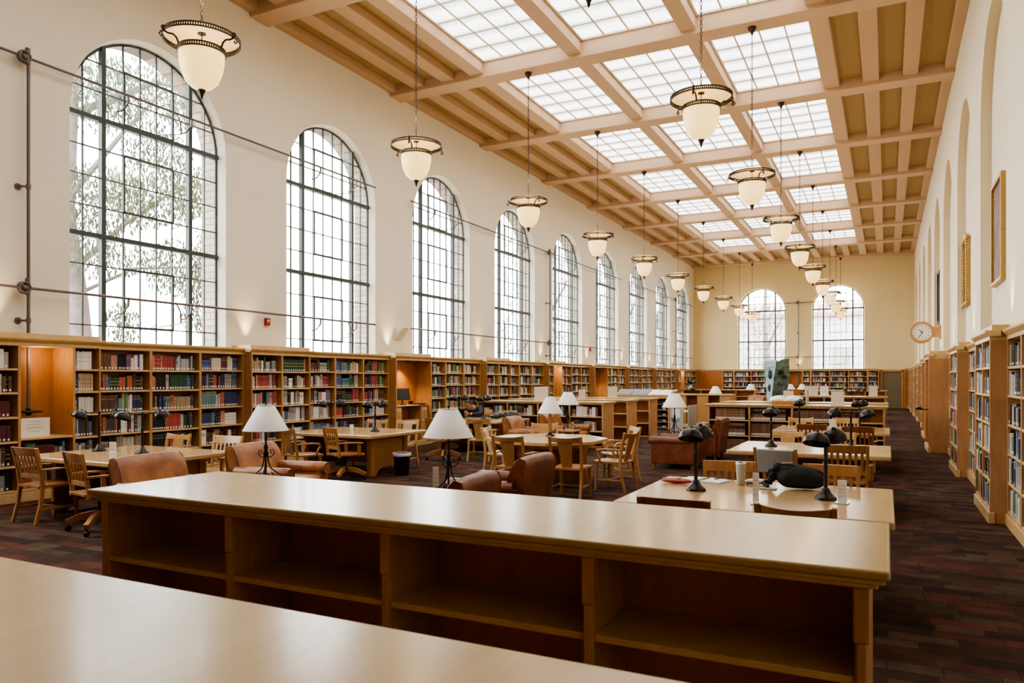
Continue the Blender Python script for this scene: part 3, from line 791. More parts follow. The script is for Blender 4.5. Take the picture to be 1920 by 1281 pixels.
# right-hand wall: fronts face the room
XRP, XRW = 1.09, 1.26
for k in range(-1,9):
    y0 = yb(k)-.65; y1 = y0+PIERW
    det = True
    if k >= 0 and k not in (2,3):
        desc = {0:['far bay of first right pier','near bay of first right pier'],1:['far bay of second right pier','near bay of second right pier']}.get(k)
        bookcase('projecting two-bay oak bookcase on the windowless wall, %s pier from the camera' % ORD[k], (XRP,y1,0), -PI/2, PIERW, [(.03,.79,'b'),(.83,PIERW-.03,'b')], .45, True, det, rnd, desc, None, 'right', group='projecting units on the windowless wall')
    elif k in (2,3):
        xf = .86 if k == 2 else .95
        t, mx = bookcase('deep plain-ended oak alcove unit on the windowless wall, %s' % ('nearer one' if k == 2 else 'farther one behind the clock'), (xf,y1,0), -PI/2, PIERW, [(.05,PIERW-.05,'a')], .6, True, True, rnd)
        ALC['r%d'%k] = t
    ye = yb(k+1)-.65
    if k < 8:
        wid = ye-y1
        desc = {-1:['far bay nearest right corner','middle bay nearest right corner',None]}.get(k)
        if k == -1: desc = ['far bay of nearest right-wall bookcase','middle bay of nearest right-wall bookcase','near bay of nearest right-wall bookcase']
        if k == 0: desc = ['far bay of second right-wall bookcase','middle bay of second right-wall bookcase','near bay of second right-wall bookcase']
        bookcase('recessed three-bay oak bookcase on the windowless wall, %s from the camera' % ORD[k+1], (XRW,ye-.001,0), -PI/2, wid-.002, WB, .36, False, det, rnd, desc, None, 'right', group='recessed bookcases on the windowless wall', sill=2.366)

# end wall
yf = YE-.42
def endcase(label, x0, x1, bays, pier=False, **kw):
    return bookcase(label,(x0,yf,0),0,x1-x0,[(a-x0,b-x0,c) for a,b,c in bays],.42,pier,True,rnd,**kw)
endcase('low oak bookcase under the end-wall window nearer the window wall',-8.62,-5.45,[(-8.57,-7.6,'b'),(-7.55,-6.5,'b'),(-6.45,-5.5,'b')])
endcase('narrow oak bookcase on the end wall left of the windows',-9.35,-8.62,[(-9.28,-8.66,'b')])
t,_ = endcase('oak pier unit with pipe alcove between the end-wall windows',-5.45,-4.1,[(-5.38,-4.6,'a'),(-4.54,-4.16,'b')])
endcase('three-bay oak bookcase under the end-wall window nearer the door',-4.1,-1.0,[(-4.05,-3.08,'b'),(-3.03,-2.05,'b'),(-2.0,-1.05,'b')])
endcase('narrow oak bookcase on the end wall beside the door',-1.0,-.42,[(-.96,-.46,'b')])
def panelling(label, x0, x1):
    t = thing('wall_panelling', label, 'panelling', (x0,YE-.12,0))
    W = x1-x0
    f = MB(); f.box(0,0,0,W,.12,2.3); f.build('board', M['cherry'], t)
    f = MB()
    for a,b,c,d2 in ((0,.12,0,2.3),(W-.12,W,0,2.3)): f.box(a,-.03,c,b,0,d2)
    f.box(.12,-.03,0,W-.12,0,.2); f.box(.12,-.03,2.1,W-.12,0,2.3); f.build('stile_frame', M['cherry'], t, bevel=.008)
    f = MB(); f.box(-.0,-.07,2.24,W,.12,2.32); f.build('cornice', M['oakedge'], t)
    return t
panelling('orange wood panelling in the corner by the last long-wall window', XL+.2, -9.35)
panelling('orange wood panelling between the doorway and the windowless wall', .86, XR)

# ------------------------------------------------------------------ long free-standing counters
def counter(label, loc, L, D, nb, tiers, group, specs=None, rnd=rnd, desc=None, H=1.14, inner=None, rz=0, edgefill=None):
    """front faces local -y; open bays in front"""
    t = thing('counter_bookcase', label, 'counter', loc, rz, group)
    mx = frame_of(t)
    inner = inner or M['oak']
    f = MB()
    prof = [(0,H-.035),(0,H-.018),(.008,H-.004),(.02,H)]
    f.box(-.05,-.05,H-.03,L+.05,D+.05,H); f.build('worktop', M['top'], t, bevel=.009, seg=3)
    f = MB(); f.box(-.036,-.036,H-.046,L+.036,D+.036,H-.031); f.box(-.016,-.016,H-.066,L+.016,D+.016,H-.047); f.build('top_moulding', M['oakedge'], t, bevel=.005)
    wb = (L-.06)/nb
    for i in range(nb+1):
        x = .03+wb*i
        f = MB(); f.box(x-.02,0.0,.0,x+.02,D/2 if 0<i<nb else D,H-.066)
        if 0<i<nb or True:
            f.box(x-.024,-.012,H-.24,x+.024,.03,H-.066); f.box(x-.016,-.012,.1,x+.016,.03,H-.24)
        f.build('end_panel' if i in (0,nb) else 'divider', M['oak'], t, bevel=.006)
    f = MB(); f.box(.03,D/2,.0,L-.03,D/2+.02,H-.066); f.build('back_panel', M['cherry'], t)
    f = MB(); f.box(.0,.0,0,L,D,.06); f.build('plinth', M['oak'], t, bevel=.006)
    for i in range(nb):
        x0 = .03+wb*i+.02; x1 = .03+wb*(i+1)-.02
        for j, z in enumerate(tiers):
            f = MB(); f.box(x0,.006,z-.026,x1,D/2,z); f.build('shelf', M['oakedge'], t, bevel=.004)
            s = specs.get((i,j)) if specs else None
            if s:
                zn = tiers[j+1]-.03 if j+1 < len(tiers) else H-.066
                fill_shelf(mx,x0+(.0 if len(s) < 4 else s[3]),x1,z,zn-z-.02,s[0],rnd,desc,'shelf',fill=s[1],hlo=s[2])
    return t
T3 = (.09,.44,.775)
counter('long empty oak counter bookcase with glossy maple top, closest one seen from the front',(-3.70,2.55,0),3.66,.76,4,(.06,.43,.79),'long oak counters')
counter('glossy maple counter top closest to the camera, seen from above',(-3.70,.62,0),3.66,.76,4,(.06,.43,.79),'long oak counters')
law = {}
for i in range(4):
    for j in range(3):
        law[(i,j)] = ('law',.9 if i else .93,.86) if i else ('law',.93,.86,.12)
law[(3,2)] = ('hhhhhhh',.44,.9); 
counter('long counter bookcase filled with brown law volumes behind the right-hand tables',(-3.68,17.3,0),3.66,.8,4,(.06,.44,.79),'long oak counters',law)
sM = {}
for i in range(4):
    sM[(i,1)] = ('rand',.75,.6); sM[(i,2)] = ('rand',.82,.6); sM[(i,0)] = ('rand',.7,.6)
counter('long counter bookcase of mixed books behind the man at his laptop',(-9.75,17.35,0),3.55,.8,4,(.06,.42,.78),'long oak counters',sM)
counter('counter bookcase with a few red and green books, second behind the octagonal table',(-9.75,19.3,0),3.55,.8,3,(.06,.42,.78),'long oak counters',{(2,2):('mmrrw',.5,.7),(2,1):('dfgfw',.4,.7)})
counter('empty counter bookcase, third behind the octagonal table',(-9.75,21.2,0),3.6,.8,3,(.06,.42,.78),'long oak counters')
counter('counter directly behind the law-book counter',(-3.68,19.25,0),3.66,.8,4,(.06,.44,.79),'long oak counters')
gr = {(i,2):('fffff',.35+.1*i,.7) for i in range(4)}
counter('counter with green books on its upper shelf, halfway down the hall',(-3.68,26.6,0),3.66,.8,4,(.06,.44,.79),'long oak counters',gr)
counter('far counter below the end-wall window nearer the door',(-3.68,40.4,0),3.66,.8,4,(.06,.44,.79),'long oak counters',{(1,2):('ee e',.4,.7),(2,2):('oo',.3,.7)})
counter('far empty counter below the end-wall window nearer the window wall',(-9.9,40.4,0),3.75,.8,4,(.06,.44,.79),'long oak counters')
# ------------------------------------------------------------------ reading tables
def arc_panel(mb, x0, x1, W, H, cut=.26):
    """end panel in the yz plane, thickness x0..x1, arched foot cut out of its lower edge"""
    hw = W/2; p = [(-hw,0),(-hw+.1,0)]
    for i in range(13):
        a = PI-PI*i/12
        p.append(((hw-.16)*math.cos(a), .05+cut*math.sin(a)*.35))
    p += [(hw-.1,0),(hw,0),(hw,H),(-hw,H)]
    mb.prism(p,0,x0,x1)
def make_table():
    t = thing('reading_table','', 'table')
    f = MB(); f.box(-1.0,-.85,.69,1.0,.85,.75); f.build('tabletop', M['tabletop'], t, bevel=.016, seg=3)
    f = MB(); f.box(-.86,-.5,.66,.86,.5,.69); f.build('apron', M['oak'], t, bevel=.005)
    for s in (-1,1):
        f = MB(); arc_panel(f,s*.72-.02,s*.72+.02,.98,.66); f.build('end_panel', M['chair'], t, bevel=.005)
        for y in (-.5,.5):
            f = MB(); f.box(s*.72-.05,y-.055,0,s*.72+.05,y+.055,.66); f.build('leg', M['chair'], t, bevel=.01)
    f = MB(); f.box(-.70,-.02,.18,.70,.02,.6); f.build('centre_panel', M['chairdark'], t, bevel=.004)
    return t
TB = Kind(make_table)
TX, RX = -8.8, -.95
G = 'reading tables in rows'
TB.put((TX,yb(-1),0),0,'oak reading table nearest the hanging-wheel alcove with a white sign',G)
TB.put((TX,yb(0)-.02,0),0,'oak reading table with a black waste bin at its corner',G)
TB.put((TX,yb(1)-.1,0),0,'oak reading table where the man sits with his laptop',G)
TB.put((RX,yb(-1)+.05,0),0,'oak reading table holding the green canvas bag and tumbler',G)
TB.put((RX,yb(0)+.1,0),0,'oak reading table with the grey upholstered chair on its near side',G)
TB.put((RX,yb(1)-.15,0),0,'oak reading table just in front of the law-book counter',G)
TB.put((TX+.3,29.3,0),0,'distant reading table by the window wall, halfway down',G)
TB.put((TX+.3,34.4,0),0,'distant reading table by the window wall, farther down',G)
TB.put((RX,33.8,0),0,'distant reading table on the windowless side',G)

t = thing('octagonal_table','octagonal pale oak table with a white-shaded lamp at its middle','table',(-4.98,11.2,0))
def octa(rx,ry,c=.42):
    return [(-rx,-ry*c),(-rx*c,-ry),(rx*c,-ry),(rx,-ry*c),(rx,ry*c),(rx*c,ry),(-rx*c,ry),(-rx,ry*c)]
f = MB(); f.prism(octa(.92,.92),2,.69,.75); f.build('tabletop', M['tabletop'], t, bevel=.014, seg=3)
f = MB(); f.prism(octa(.66,.66),2,.62,.69); f.build('apron', M['oak'], t, bevel=.005)
def hole_panel(mb, hw, z0, z1, th, ra, rb, zc):
    n = 32; o = []; i_ = []
    for k in range(n):
        a = 2*PI*k/n; cx, cz = math.cos(a), math.sin(a)
        i_.append((ra*cx, zc+rb*cz))
        s = min(hw/abs(cx) if abs(cx)>1e-6 else 1e9, ((z1-zc)/cz if cz>1e-6 else ((z0-zc)/cz if cz<-1e-6 else 1e9)))
        o.append((s*cx, zc+s*cz))
    vs = []
    for y in (-th/2,th/2): vs += [(x,y,z) for x,z in o]+[(x,y,z) for x,z in i_]
    fs = []
    for k in range(n):
        j = (k+1)%n
        fs += [(k,j,n+j,n+k),(2*n+k,3*n+k,3*n+j,2*n+j),(n+k,n+j,3*n+j,3*n+k),(k,2*n+k,2*n+j,j)]
    mb.add(vs, fs)
for a in (0,PI/2):
    f = MB(); f.M = Matrix.Rotation(a,4,'Z'); hole_panel(f,.62,0.02,.62,.05,.2,.17,.36); f.build('pedestal_panel', M['chair'], t)
    for s in (-1,1):
        f = MB(); f.M = Matrix.Rotation(a,4,'Z'); f.box(s*.62-.045,-.08,0,s*.62+.045,.08,.62); f.build('leg', M['chair'], t, bevel=.008)

# ------------------------------------------------------------------ chairs (face +y)
def back_post(s, W=.225):
    return [(s*W,-.21,.0),(s*W,-.225,.2),(s*W,-.215,.44),(s*W,-.235,.62),(s*W,-.29,.90)]
def legs_four(t, m):
    for s in (-1,1):
        f = MB(); f.ribbon([(s*.225,-.30,0),(s*.222,-.24,.22),(s*.22,-.215,.44),(s*.225,-.235,.62),(s*.235,-.295,.905)],.036,[.036,.042,.046,.042,.034],side=(1,0,0)); f.build('back_leg', m, t, bevel=.005)
        f = MB(); f.beam((s*.22,.20,0),(s*.215,.19,.43),.034,.034,.046,.046); f.build('front_leg', m, t, bevel=.005)
    f = MB()
    for s in (-1,1): f.beam((s*.22,-.26,.17),(s*.218,.195,.17),.02,.03,side=(1,0,0))
    f.beam((-.22,.02,.17),(.22,.02,.17),.03,.022,side=(0,1,0)); f.build('stretcher', m, t, bevel=.004)
def seat_mesh(t, m):
    f = MB(); nx, ny = 10, 8; vs = []; W0, W1 = .20,.25
    for top in (1,0):
        for j in range(ny+1):
            y = -.235+.48*j/ny; w = W0+(W1-W0)*j/ny
            for i in range(nx+1):
                u = -1+2*i/nx; e = abs(u)
                dz = -.016*math.exp(-((abs(u)-.42)/.3)**2)*math.exp(-((y+.02)/.16)**2) if top else 0
                vs.append((u*w, y - (.02*u*u if j==0 else 0) - (.03*(1-u*u)*-1 if j==ny else 0), .455+dz if top else .42))
    fs = []; n1 = (nx+1)*(ny+1)
    for j in range(ny):
        for i in range(nx):
            a = j*(nx+1)+i
            fs.append((a,a+1,a+nx+2,a+nx+1)); fs.append((n1+a,n1+a+nx+1,n1+a+nx+2,n1+a+1))
    rim = [i for i in range(nx+1)]+[j*(nx+1)+nx for j in range(1,ny+1)]+[ny*(nx+1)+i for i in range(nx-1,-1,-1)]+[j*(nx+1) for j in range(ny-1,0,-1)]
    for a,b in zip(rim, rim[1:]+rim[:1]): fs.append((a,n1+a,n1+b,b))
    f.add(vs,fs); f.build('seat', m, t, bevel=.006)
def crest(t, m, z0, z1, W, sag, y0, y1, bow=.0):
    """crest rail: curved in plan (sag), lower edge z0, upper z1, reclined from y0 to y1"""
    f = MB(); n = 12; vs = []
    for i in range(n+1):
        u = -1+2*i/n; s = -sag*(1-u*u)
        zt = z1+bow*(u*u-1)*1.0
        for (y,z) in ((y0+s-.012,z0),(y0+s+.012,z0),(y1+s+.012,zt),(y1+s-.012,zt)): vs.append((u*W,y,z))
    fs = []
    for i in range(n):
        for j in range(4):
            k = (j+1)%4; fs.append((4*i+j,4*i+4+j,4*i+4+k,4*i+k))
    fs += [(0,1,2,3),(4*n+3,4*n+2,4*n+1,4*n)]
    f.add(vs,fs); f.build('crest_rail', m, t, bevel=.006)
def slats(t, m, n=6):
    f = MB(); f.box(-.22,-.235,.53,.22,-.212,.585); f.build('lower_rail', m, t, bevel=.004)
    for i in range(n):
        x = -.17+.34*i/(n-1)
        f = MB(); f.ribbon([(x,-.225,.58),(x,-.24,.67),(x,-.275,.81)],.032,.013,side=(1,0,0)); f.build('slat', m, t, bevel=.003)
def straight_arms(t, m):
    for s in (-1,1):
        f = MB(); f.ribbon([(s*.235,-.25,.642),(s*.262,-.05,.646),(s*.268,.10,.64),(s*.25,.20,.632)],[.03,.06,.07,.05],.024,side=(1,0,0)); f.build('armrest', m, t, bevel=.007)
        f = MB(); f.beam((s*.245,.14,.43),(s*.255,.13,.632),.026,.05,.03,.06); f.build('arm_post', m, t, bevel=.004)
def bow_arms(t, m):
    for s in (-1,1):
        f = MB(); f.ribbon([(s*.228,-.235,.635),(s*.262,-.10,.642),(s*.285,.03,.645),(s*.285,.14,.63),(s*.27,.175,.59),(s*.262,.13,.52),(s*.245,.11,.44)],[.035,.05,.06,.055,.04,.032,.03],[.024,.024,.026,.034,.036,.034,.03],side=(1,0,0)); f.build('armrest', m, t, bevel=.006)
def make_slat(m, arms=True):
    def mk():
        t = thing('library_chair','', 'chair'); mm = M[m]
        legs_four(t,mm); seat_mesh(t,mm); crest(t,mm,.80,.905,.235,.018,-.262,-.292); slats(t,mm)
        if arms: straight_arms(t,mm)
        return t
    return mk
def make_splat(m, arms=True, sag=.055):
    def mk():
        t = thing('library_chair','', 'chair'); mm = M[m]
        legs_four(t,mm); seat_mesh(t,mm); crest(t,mm,.815,.90,.235,sag,-.265,-.285,.02)
        f = MB(); n = 8; vs = []
        for i in range(n+1):
            q = i/n; z = .45+q*.375; y = -.205-.065*q-sag*.85*q; w = .075+.035*q
            for x,yy in ((-w,y),(w,y),(w,y+.014),(-w,y+.014)): vs.append((x,yy,z))
        fs = []
        for i in range(n):
            for j in range(4):
                k=(j+1)%4; fs.append((4*i+j,4*i+k,4*i+4+k,4*i+4+j))
        fs += [(3,2,1,0),tuple(4*n+j for j in range(4))]
        f.add(vs,fs); f.build('back_splat', mm, t, bevel=.003)
        if arms: bow_arms(t,mm)
        return t
    return mk
def make_swivel():
    t = thing('swivel_chair','', 'chair'); mm = M['chair']
    seat_mesh(t,mm); crest(t,mm,.80,.905,.225,.018,-.262,-.292); slats(t,mm,5); straight_arms(t,mm)
    for s in (-1,1):
        f = MB(); f.ribbon([(s*.22,-.215,.40),(s*.22,-.215,.5),(s*.222,-.235,.62),(s*.228,-.295,.905)],.036,.042,side=(1,0,0)); f.build('back_post', mm, t, bevel=.005)
    f = MB(); f.lathe([(.055,.14),(.06,.2),(.03,.24),(.03,.38),(.09,.4),(.09,.42)],14); f.build('pedestal', M['iron'], t)
    for i in range(4):
        a = PI/4+i*PI/2; d = Vector((math.cos(a),math.sin(a),0))
        f = MB(); f.ribbon([d*.03+Vector((0,0,.19)), d*.2+Vector((0,0,.165)), d*.36+Vector((0,0,.105))],.055,[.095,.08,.06],side=d.cross(Vector((0,0,1)))); b = f.build('base_arm', mm, t, bevel=.006)
        f = MB(); c = d*.345+Vector((0,0,.03))
        f.tube([c-d.cross(Vector((0,0,1)))*.018, c+d.cross(Vector((0,0,1)))*.018],.03,12); f.tube([c,c+Vector((0,0,.06))],.01,6); f.build('caster', M['black'], b)
    return t
def make_uphol():
    t = thing('upholstered_chair','', 'chair'); mm = M['chair']
    legs_four(t,mm); straight_arms(t,mm)
    f = MB(); f.box(-.21,-.2,.42,.21,.24,.49); f.build('seat', M['greyfab'], t, bevel=.025, seg=3)
    f = MB(); n = 8; vs = []
    for i in range(n+1):
        u = -1+2*i/n; s = -.02*(1-u*u)
        for y,z in ((-.255+s,.60),(-.215+s,.60),(-.265+s,.885),(-.315+s,.885)): vs.append((u*.215,y,z))
    fs = []
    for i in range(n):
        for j in range(4):
            k=(j+1)%4; fs.append((4*i+j,4*i+4+j,4*i+4+k,4*i+k))
    fs += [(0,1,2,3),(4*n+3,4*n+2,4*n+1,4*n)]
    f.add(vs,fs); f.build('backrest', M['greyfab'], t, bevel=.015, seg=3)
    return t
K_slat = Kind(make_slat('chair')); K_slat_d = Kind(make_slat('chairdark')); K_splat = Kind(make_splat('chair')); K_splat_l = Kind(make_splat('chairlight')); K_side = Kind(make_splat('chair',False)); K_slat_l = Kind(make_slat('chairlight')); K_sw = Kind(make_swivel); K_up = Kind(make_uphol); K_slat_n = Kind(make_slat('chair',False)); K_plain_l = Kind(make_splat('chairlight',False,.03))
GC = 'wooden library chairs'
R = math.radians
K_slat.put((-9.12,5.6,0),0,'four-legged slat-back oak armchair at the table nearest the hanging-wheel alcove',GC)
K_sw.put((-7.95,5.46,0),R(-12),'slat-back oak swivel chair on casters beside the table nearest the hanging-wheel alcove',GC)
K_plain_l.put((-9.42,7.42,0),PI,'pale splat-back chair on the far side of the white-sign table',GC)
K_slat_l.put((-8.34,7.4,0),PI+R(8),'pale slat-back chair on the far side of the white-sign table',GC)
K_splat.put((-8.76,9.64,0),R(-22),'splat-back oak armchair turned sideways before the waste-bin table',GC)
K_sw.put((-8.22,10.06,0),R(-25),'slat-back swivel chair in front of the waste-bin table',GC)
K_plain_l.put((-9.2,11.98,0),PI,'pale chair on far side of waste-bin table, nearer the bookcases',GC)
K_plain_l.put((-8.45,12.0,0),PI+R(5),'pale chair on far side of waste-bin table, nearer the aisle',GC)
K_sw.put((-8.35,13.4,0),R(-16),'slat-back swivel chair behind the white lampshade, near side of the laptop table',GC)
K_splat_l.put((-7.9,13.5,0),R(-20),'pale bow-arm chair behind the white lampshade, near side of the laptop table',GC) if False else None
K_splat_l.put((-7.62,13.75,0),R(15),'pale bow-arm chair half behind the large lampshade by the laptop table',GC)
K_slat_l.put((-8.55,16.6,0),PI+R(10),'pale chair with a dark jacket over it, far side of the laptop table',GC)
K_slat_l.put((-9.42,16.85,0),PI,'pale oak chair the man in navy sits on',GC)
K_plain_l.put((-5.84,11.25,0),R(-80),'pale splat-back chair on the bookcase side of the octagonal table',GC)
K_splat.put((-4.86,9.8,0),R(2),'oak bow-arm chair at the near edge of the octagonal table, half behind the club chair',GC)
K_side.put((-4.08,10.04,0),R(4),'armless splat-back oak chair at the near edge of the octagonal table',GC)
K_splat.put((-3.78,11.05,0),R(82),'splat-back oak armchair on the aisle side of the octagonal table',GC)
K_splat_l.put((-4.08,12.2,0),R(128),'pale oak armchair on the far aisle corner of the octagonal table',GC)
K_plain_l.put((-5.55,12.35,0),R(-158),'pale splat-back chair on the far side of the octagonal table',GC)
K_slat_d.put((-1.3,5.32,0),0,'dark straight-topped chair at near side of the green bag table',GC)
K_side.put((-.53,5.40,0),0,'chair with a curved crest at the near side of the green bag table',GC)
K_slat.put((-1.35,7.27,0),PI+R(8),'slat-back chair behind the notebook on the green bag table',GC)
K_slat_n.put((-.47,7.37,0),PI,'slat-back chair behind the green canvas bag',GC)
K_up.put((-1.13,9.5,0),R(-9),'oak chair with grey upholstered back in front of second right-hand table',GC)
K_slat.put((-.44,10.3,0),0,'slat-back chair pushed in beside the grey upholstered chair',GC)
K_plain_l.put((-1.38,12.05,0),PI,'pale chair on far side of second right-hand table, left one',GC)
K_slat_l.put((-.66,12.05,0),PI,'pale chair on far side of second right-hand table, right one',GC)
K_slat_d.put((-1.2,14.62,0),0,'red-brown slat-back chair at near side of third right-hand table, left one',GC)
K_slat_d.put((-.44,14.2,0),0,'red-brown slat-back chair at near side of third right-hand table, right one',GC)
K_plain_l.put((-1.62,16.5,0),PI,'pale chair between third right-hand table and law books, left one',GC)
K_slat_l.put((-.76,16.5,0),PI,'pale slat-back chair before the crimson books, third right-hand table',GC)
K_splat_l.put((-8.3,27.9,0),R(20),'small distant pale chair by the index table, left one',GC)
K_splat_l.put((-7.4,27.9,0),R(-10),'small distant pale chair by the index table, right one',GC)

# ------------------------------------------------------------------ leather club chairs (face +y)
def rolled(mb, prof, axis, a, b):
    mb.prism(prof, axis, a, b)
def make_club(m):
    def mk():
        t = thing('club_chair','', 'armchair'); mm = M[m]
        f = MB(); f.box(-.30,-.30,.12,.30,.40,.34); f.build('seat_base', mm, t, bevel=.03, seg=3)
        f = MB(); f.box(-.29,-.22,.33,.29,.44,.46); f.build('seat_cushion', mm, t, bevel=.05, seg=4)
        for s in (-1,1):
            f = MB()
            prof = []
            for i in range(15):
                a = R(-60)+R(300)*i/14 if s > 0 else R(240)-R(300)*i/14
                prof.append((s*.385+.088*math.cos(a), .545+.088*math.sin(a)))
            lo = [(s*.31,.10),(s*.46,.10)] if s > 0 else [(s*.46,.10),(s*.31,.10)]
            # body below the roll
            f.box(min(s*.315,s*.455),-.40,.10,max(s*.315,s*.455),.42,.53)
            n = 16; vs = []; ys = [-.36,-.1,.2,.42,.455]; rs = [.085,.088,.09,.09,.075]
            for y, r in zip(ys,rs):
                for i in range(n):
                    a = 2*PI*i/n; vs.append((s*.385+r*math.cos(a), y, .53+r*math.sin(a)*.95))
            fs = []
            for j in range(len(ys)-1):
                for i in range(n):
                    k=(i+1)%n; fs.append((j*n+i,(j+1)*n+i,(j+1)*n+k,j*n+k))
            f.add(vs,fs,True); f.add(vs[-n:],[tuple(range(n))[::-1]],True); f.add(vs[:n],[tuple(range(n))],True)
            f.build('arm', mm, t, bevel=.012)
            g = MB(); g.tube([(s*.385+.078*math.cos(a),.458,.53+.074*math.sin(a)) for a in [2*PI*i/18 for i in range(18)]],.005,5,closed=True); g.build('piping', M['leatherred'], t)
        # back: reclined slab with a roll at the top
        f = MB(); sec = [(-.24,.34),(-.29,.56),(-.345,.76),(-.38,.84),(-.435,.885),(-.50,.865),(-.525,.79),(-.485,.5),(-.445,.10),(-.28,.10)]
        n = 10; vs = []
        for i in range(n+1):
            u = -1+2*i/n; w = .40; dr = -.022*u**4
            for j,(y,z) in enumerate(sec): vs.append((u*(w+ (.02 if z>.5 else 0)), y+(.02*u*u if j<3 else 0), z+(dr if z>.6 else 0)))
        m2 = len(sec); fs = []
        for i in range(n):
            for j in range(m2):
                k=(j+1)%m2; fs.append((m2*i+j,m2*i+k,m2*(i+1)+k,m2*(i+1)+j))
        f.add(vs,fs,True); f.add(vs[:m2],[tuple(range(m2))[::-1]]); f.add(vs[-m2:],[tuple(range(m2))])
        f.build('backrest', mm, t, bevel=.02, seg=3)
        for s in (-1,1):
            g = MB(); g.tube([(s*.415,y,z-.02) for y,z in sec[1:8]],.006,5); g.build('piping', M['leatherred'], t)
        for x in (-.36,.36):
            for y in (-.36,.38):
                f = MB(); f.beam((x,y,0),(x,y,.11),.045,.045,.065,.065); f.build('foot', M['chair'], t, bevel=.004)
        return t
    return mk
KC = Kind(make_club('leather')); KR = Kind(make_club('leatherred'))
GA = 'leather club chairs around the lamp tables'
KC.put((-6.98,5.66,0),R(-90),'tan leather club chair with worn back, just beyond the empty counter left end',GA)
KC.put((-7.05,7.32,0),R(-84),'tan leather club chair behind the iron lamp, facing the aisle',GA)
KR.put((-3.70,5.72,0),R(96),'red-brown leather club chair with its back to us, lower one beside the counter',GA)
KR.put((-3.95,7.55,0),R(92),'red-brown leather club chair seen from behind, in front of the octagonal table',GA)
KC.put((-7.12,15.12,0),R(-86),'tan leather club chair beyond the octagonal table, beside the laptop table',GA)
KC.put((-6.85,16.55,0),R(-90),'tan leather club chair half hidden by the octagonal table lamp',GA)
KR.put((-3.63,14.45,0),R(90),'red-brown leather club chair seen from its side beyond the aisle chairs',GA)
KR.put((-3.6,16.35,0),R(90),'red-brown leather club chair tucked against the law-book counter',GA)
KC.put((-6.9,36.6,0),R(-60),'small distant tan club chair, nearer of the far pair',GA)
KC.put((-6.0,38.6,0),R(160),'small distant tan club chair, farther of the far pair',GA)

# ------------------------------------------------------------------ lamps
def shade(t, z0, z1, r0, r1, m='shade'):
    f = MB(); n = 36
    f.lathe([(r0,z0),(r1,z1),(r1-.006,z1),(r0-.006,z0),(r0,z0)],n,cap=False)
    for r, z in ((r0,z0),(r1,z1)): f.tube([(r*math.cos(a),r*math.sin(a),z) for a in [2*PI*i/n for i in range(n)]],.004,5,closed=True)
    for i in range(3): f.beam((0,0,z1-.01),(r1*math.cos(i*2.09),r1*math.sin(i*2.09),z1-.01),.004,.004)
    f.build('lamp_shade', M[m], t)
def make_ironlamp():
    t = thing('scroll_lamp','', 'lamp'); mm = M['iron']
    f = MB(); f.tube([(0,0,.02),(0,0,.86)],.011,8); f.lathe([(.02,.28),(.035,.31),(.02,.34),(.026,.38),(.014,.42)],12); f.build('stem', mm, t)
    for i in range(3):
        a = i*2*PI/3+.4; d = Vector((math.cos(a),math.sin(a),0)); f = MB()
        f.tube([d*x+Vector((0,0,z)) for x,z in ((.02,.33),(.03,.22),(.06,.14),(.12,.10),(.19,.06),(.21,.015),(.17,.0),(.14,.02),(.15,.05),(.175,.045))],.008,6)
        f.tube([d*x+Vector((0,0,z)) for x,z in ((.02,.08),(.05,.05),(.08,.06),(.08,.09),(.06,.09))],.006,6)
        f.tube([d*x+Vector((0,0,z)) for x,z in ((.015,.27),(.06,.27),(.1,.31),(.09,.355),(.055,.35),(.055,.32),(.075,.315))],.006,6)
        f.build('scroll_foot', mm, t)
    shade(t,.575,.86,.255,.095)
    f = MB(); f.ball((0,0,.885),.014,8,6); f.tube([(0,0,.86),(0,0,.885)],.005,6); f.build('finial', mm, t)
    return t
KL = Kind(make_ironlamp)
GL = 'white-shaded lamps on low tables'
LZ = .55
def make_sidetable():
    t = thing('side_table','', 'table')
    f = MB(); f.box(-.24,-.24,.51,.24,.24,.55); f.build('tabletop', M['oak'], t, bevel=.008)
    f = MB(); f.box(-.2,-.2,.15,.2,.2,.175); f.build('shelf', M['oak'], t, bevel=.004)
    for x in (-.19,.19):
        for y in (-.19,.19):
            f = MB(); f.box(x-.02,y-.02,0,x+.02,y+.02,.51); f.build('leg', M['oak'], t, bevel=.004)
    return t
KT = Kind(make_sidetable)
for (x,y), lab, tl in (((-6.38,6.40),'white-shaded scroll-foot iron lamp in front of the tan club chairs, nearer the window wall','small oak side table under the lamp by the tan club chairs'),
               ((-4.0,6.52),'white-shaded scroll-foot iron lamp between the two red-brown club chairs seen from behind','small oak side table between the red-brown club chairs'),
               ((-6.52,15.83),'white-shaded scroll-foot iron lamp behind the octagonal table','small oak side table behind the octagonal table'),
               ((-3.95,15.4),'white-shaded scroll-foot iron lamp before the law-book counter','small oak side table beside the law-book counter chairs'),
               ((-6.1,30.2),'small distant white-shaded lamp left of the bronze slab','distant side table left of the bronze slab'),
               ((-6.75,42.9),'tiny far white-shaded lamp nearest the bronze slab, window-wall side','far side table behind the bronze slab, window-wall side'),
               ((-4.75,43.6),'tiny far white-shaded lamp just past the bronze slab, nearer one','far side table past the bronze slab, nearer one'),
               ((-4.15,43.6),'tiny far white-shaded lamp just past the bronze slab, farther one','far side table past the bronze slab, farther one')):
    if y < 20: KT.put((x,y,0),0,tl,'side tables')
    else: KT.put((x,y,0),0,tl,'side tables')
    KL.put((x,y,LZ),0,lab,GL)
t = thing('column_lamp','white-shaded lamp on a wooden column standing on the octagonal table','lamp',(-5.08,11.55,.752))
f = MB(); f.lathe([(.085,0),(.085,.012),(.06,.03),(.03,.06),(.026,.07)],16); f.build('base', M['lampmetal'], t)
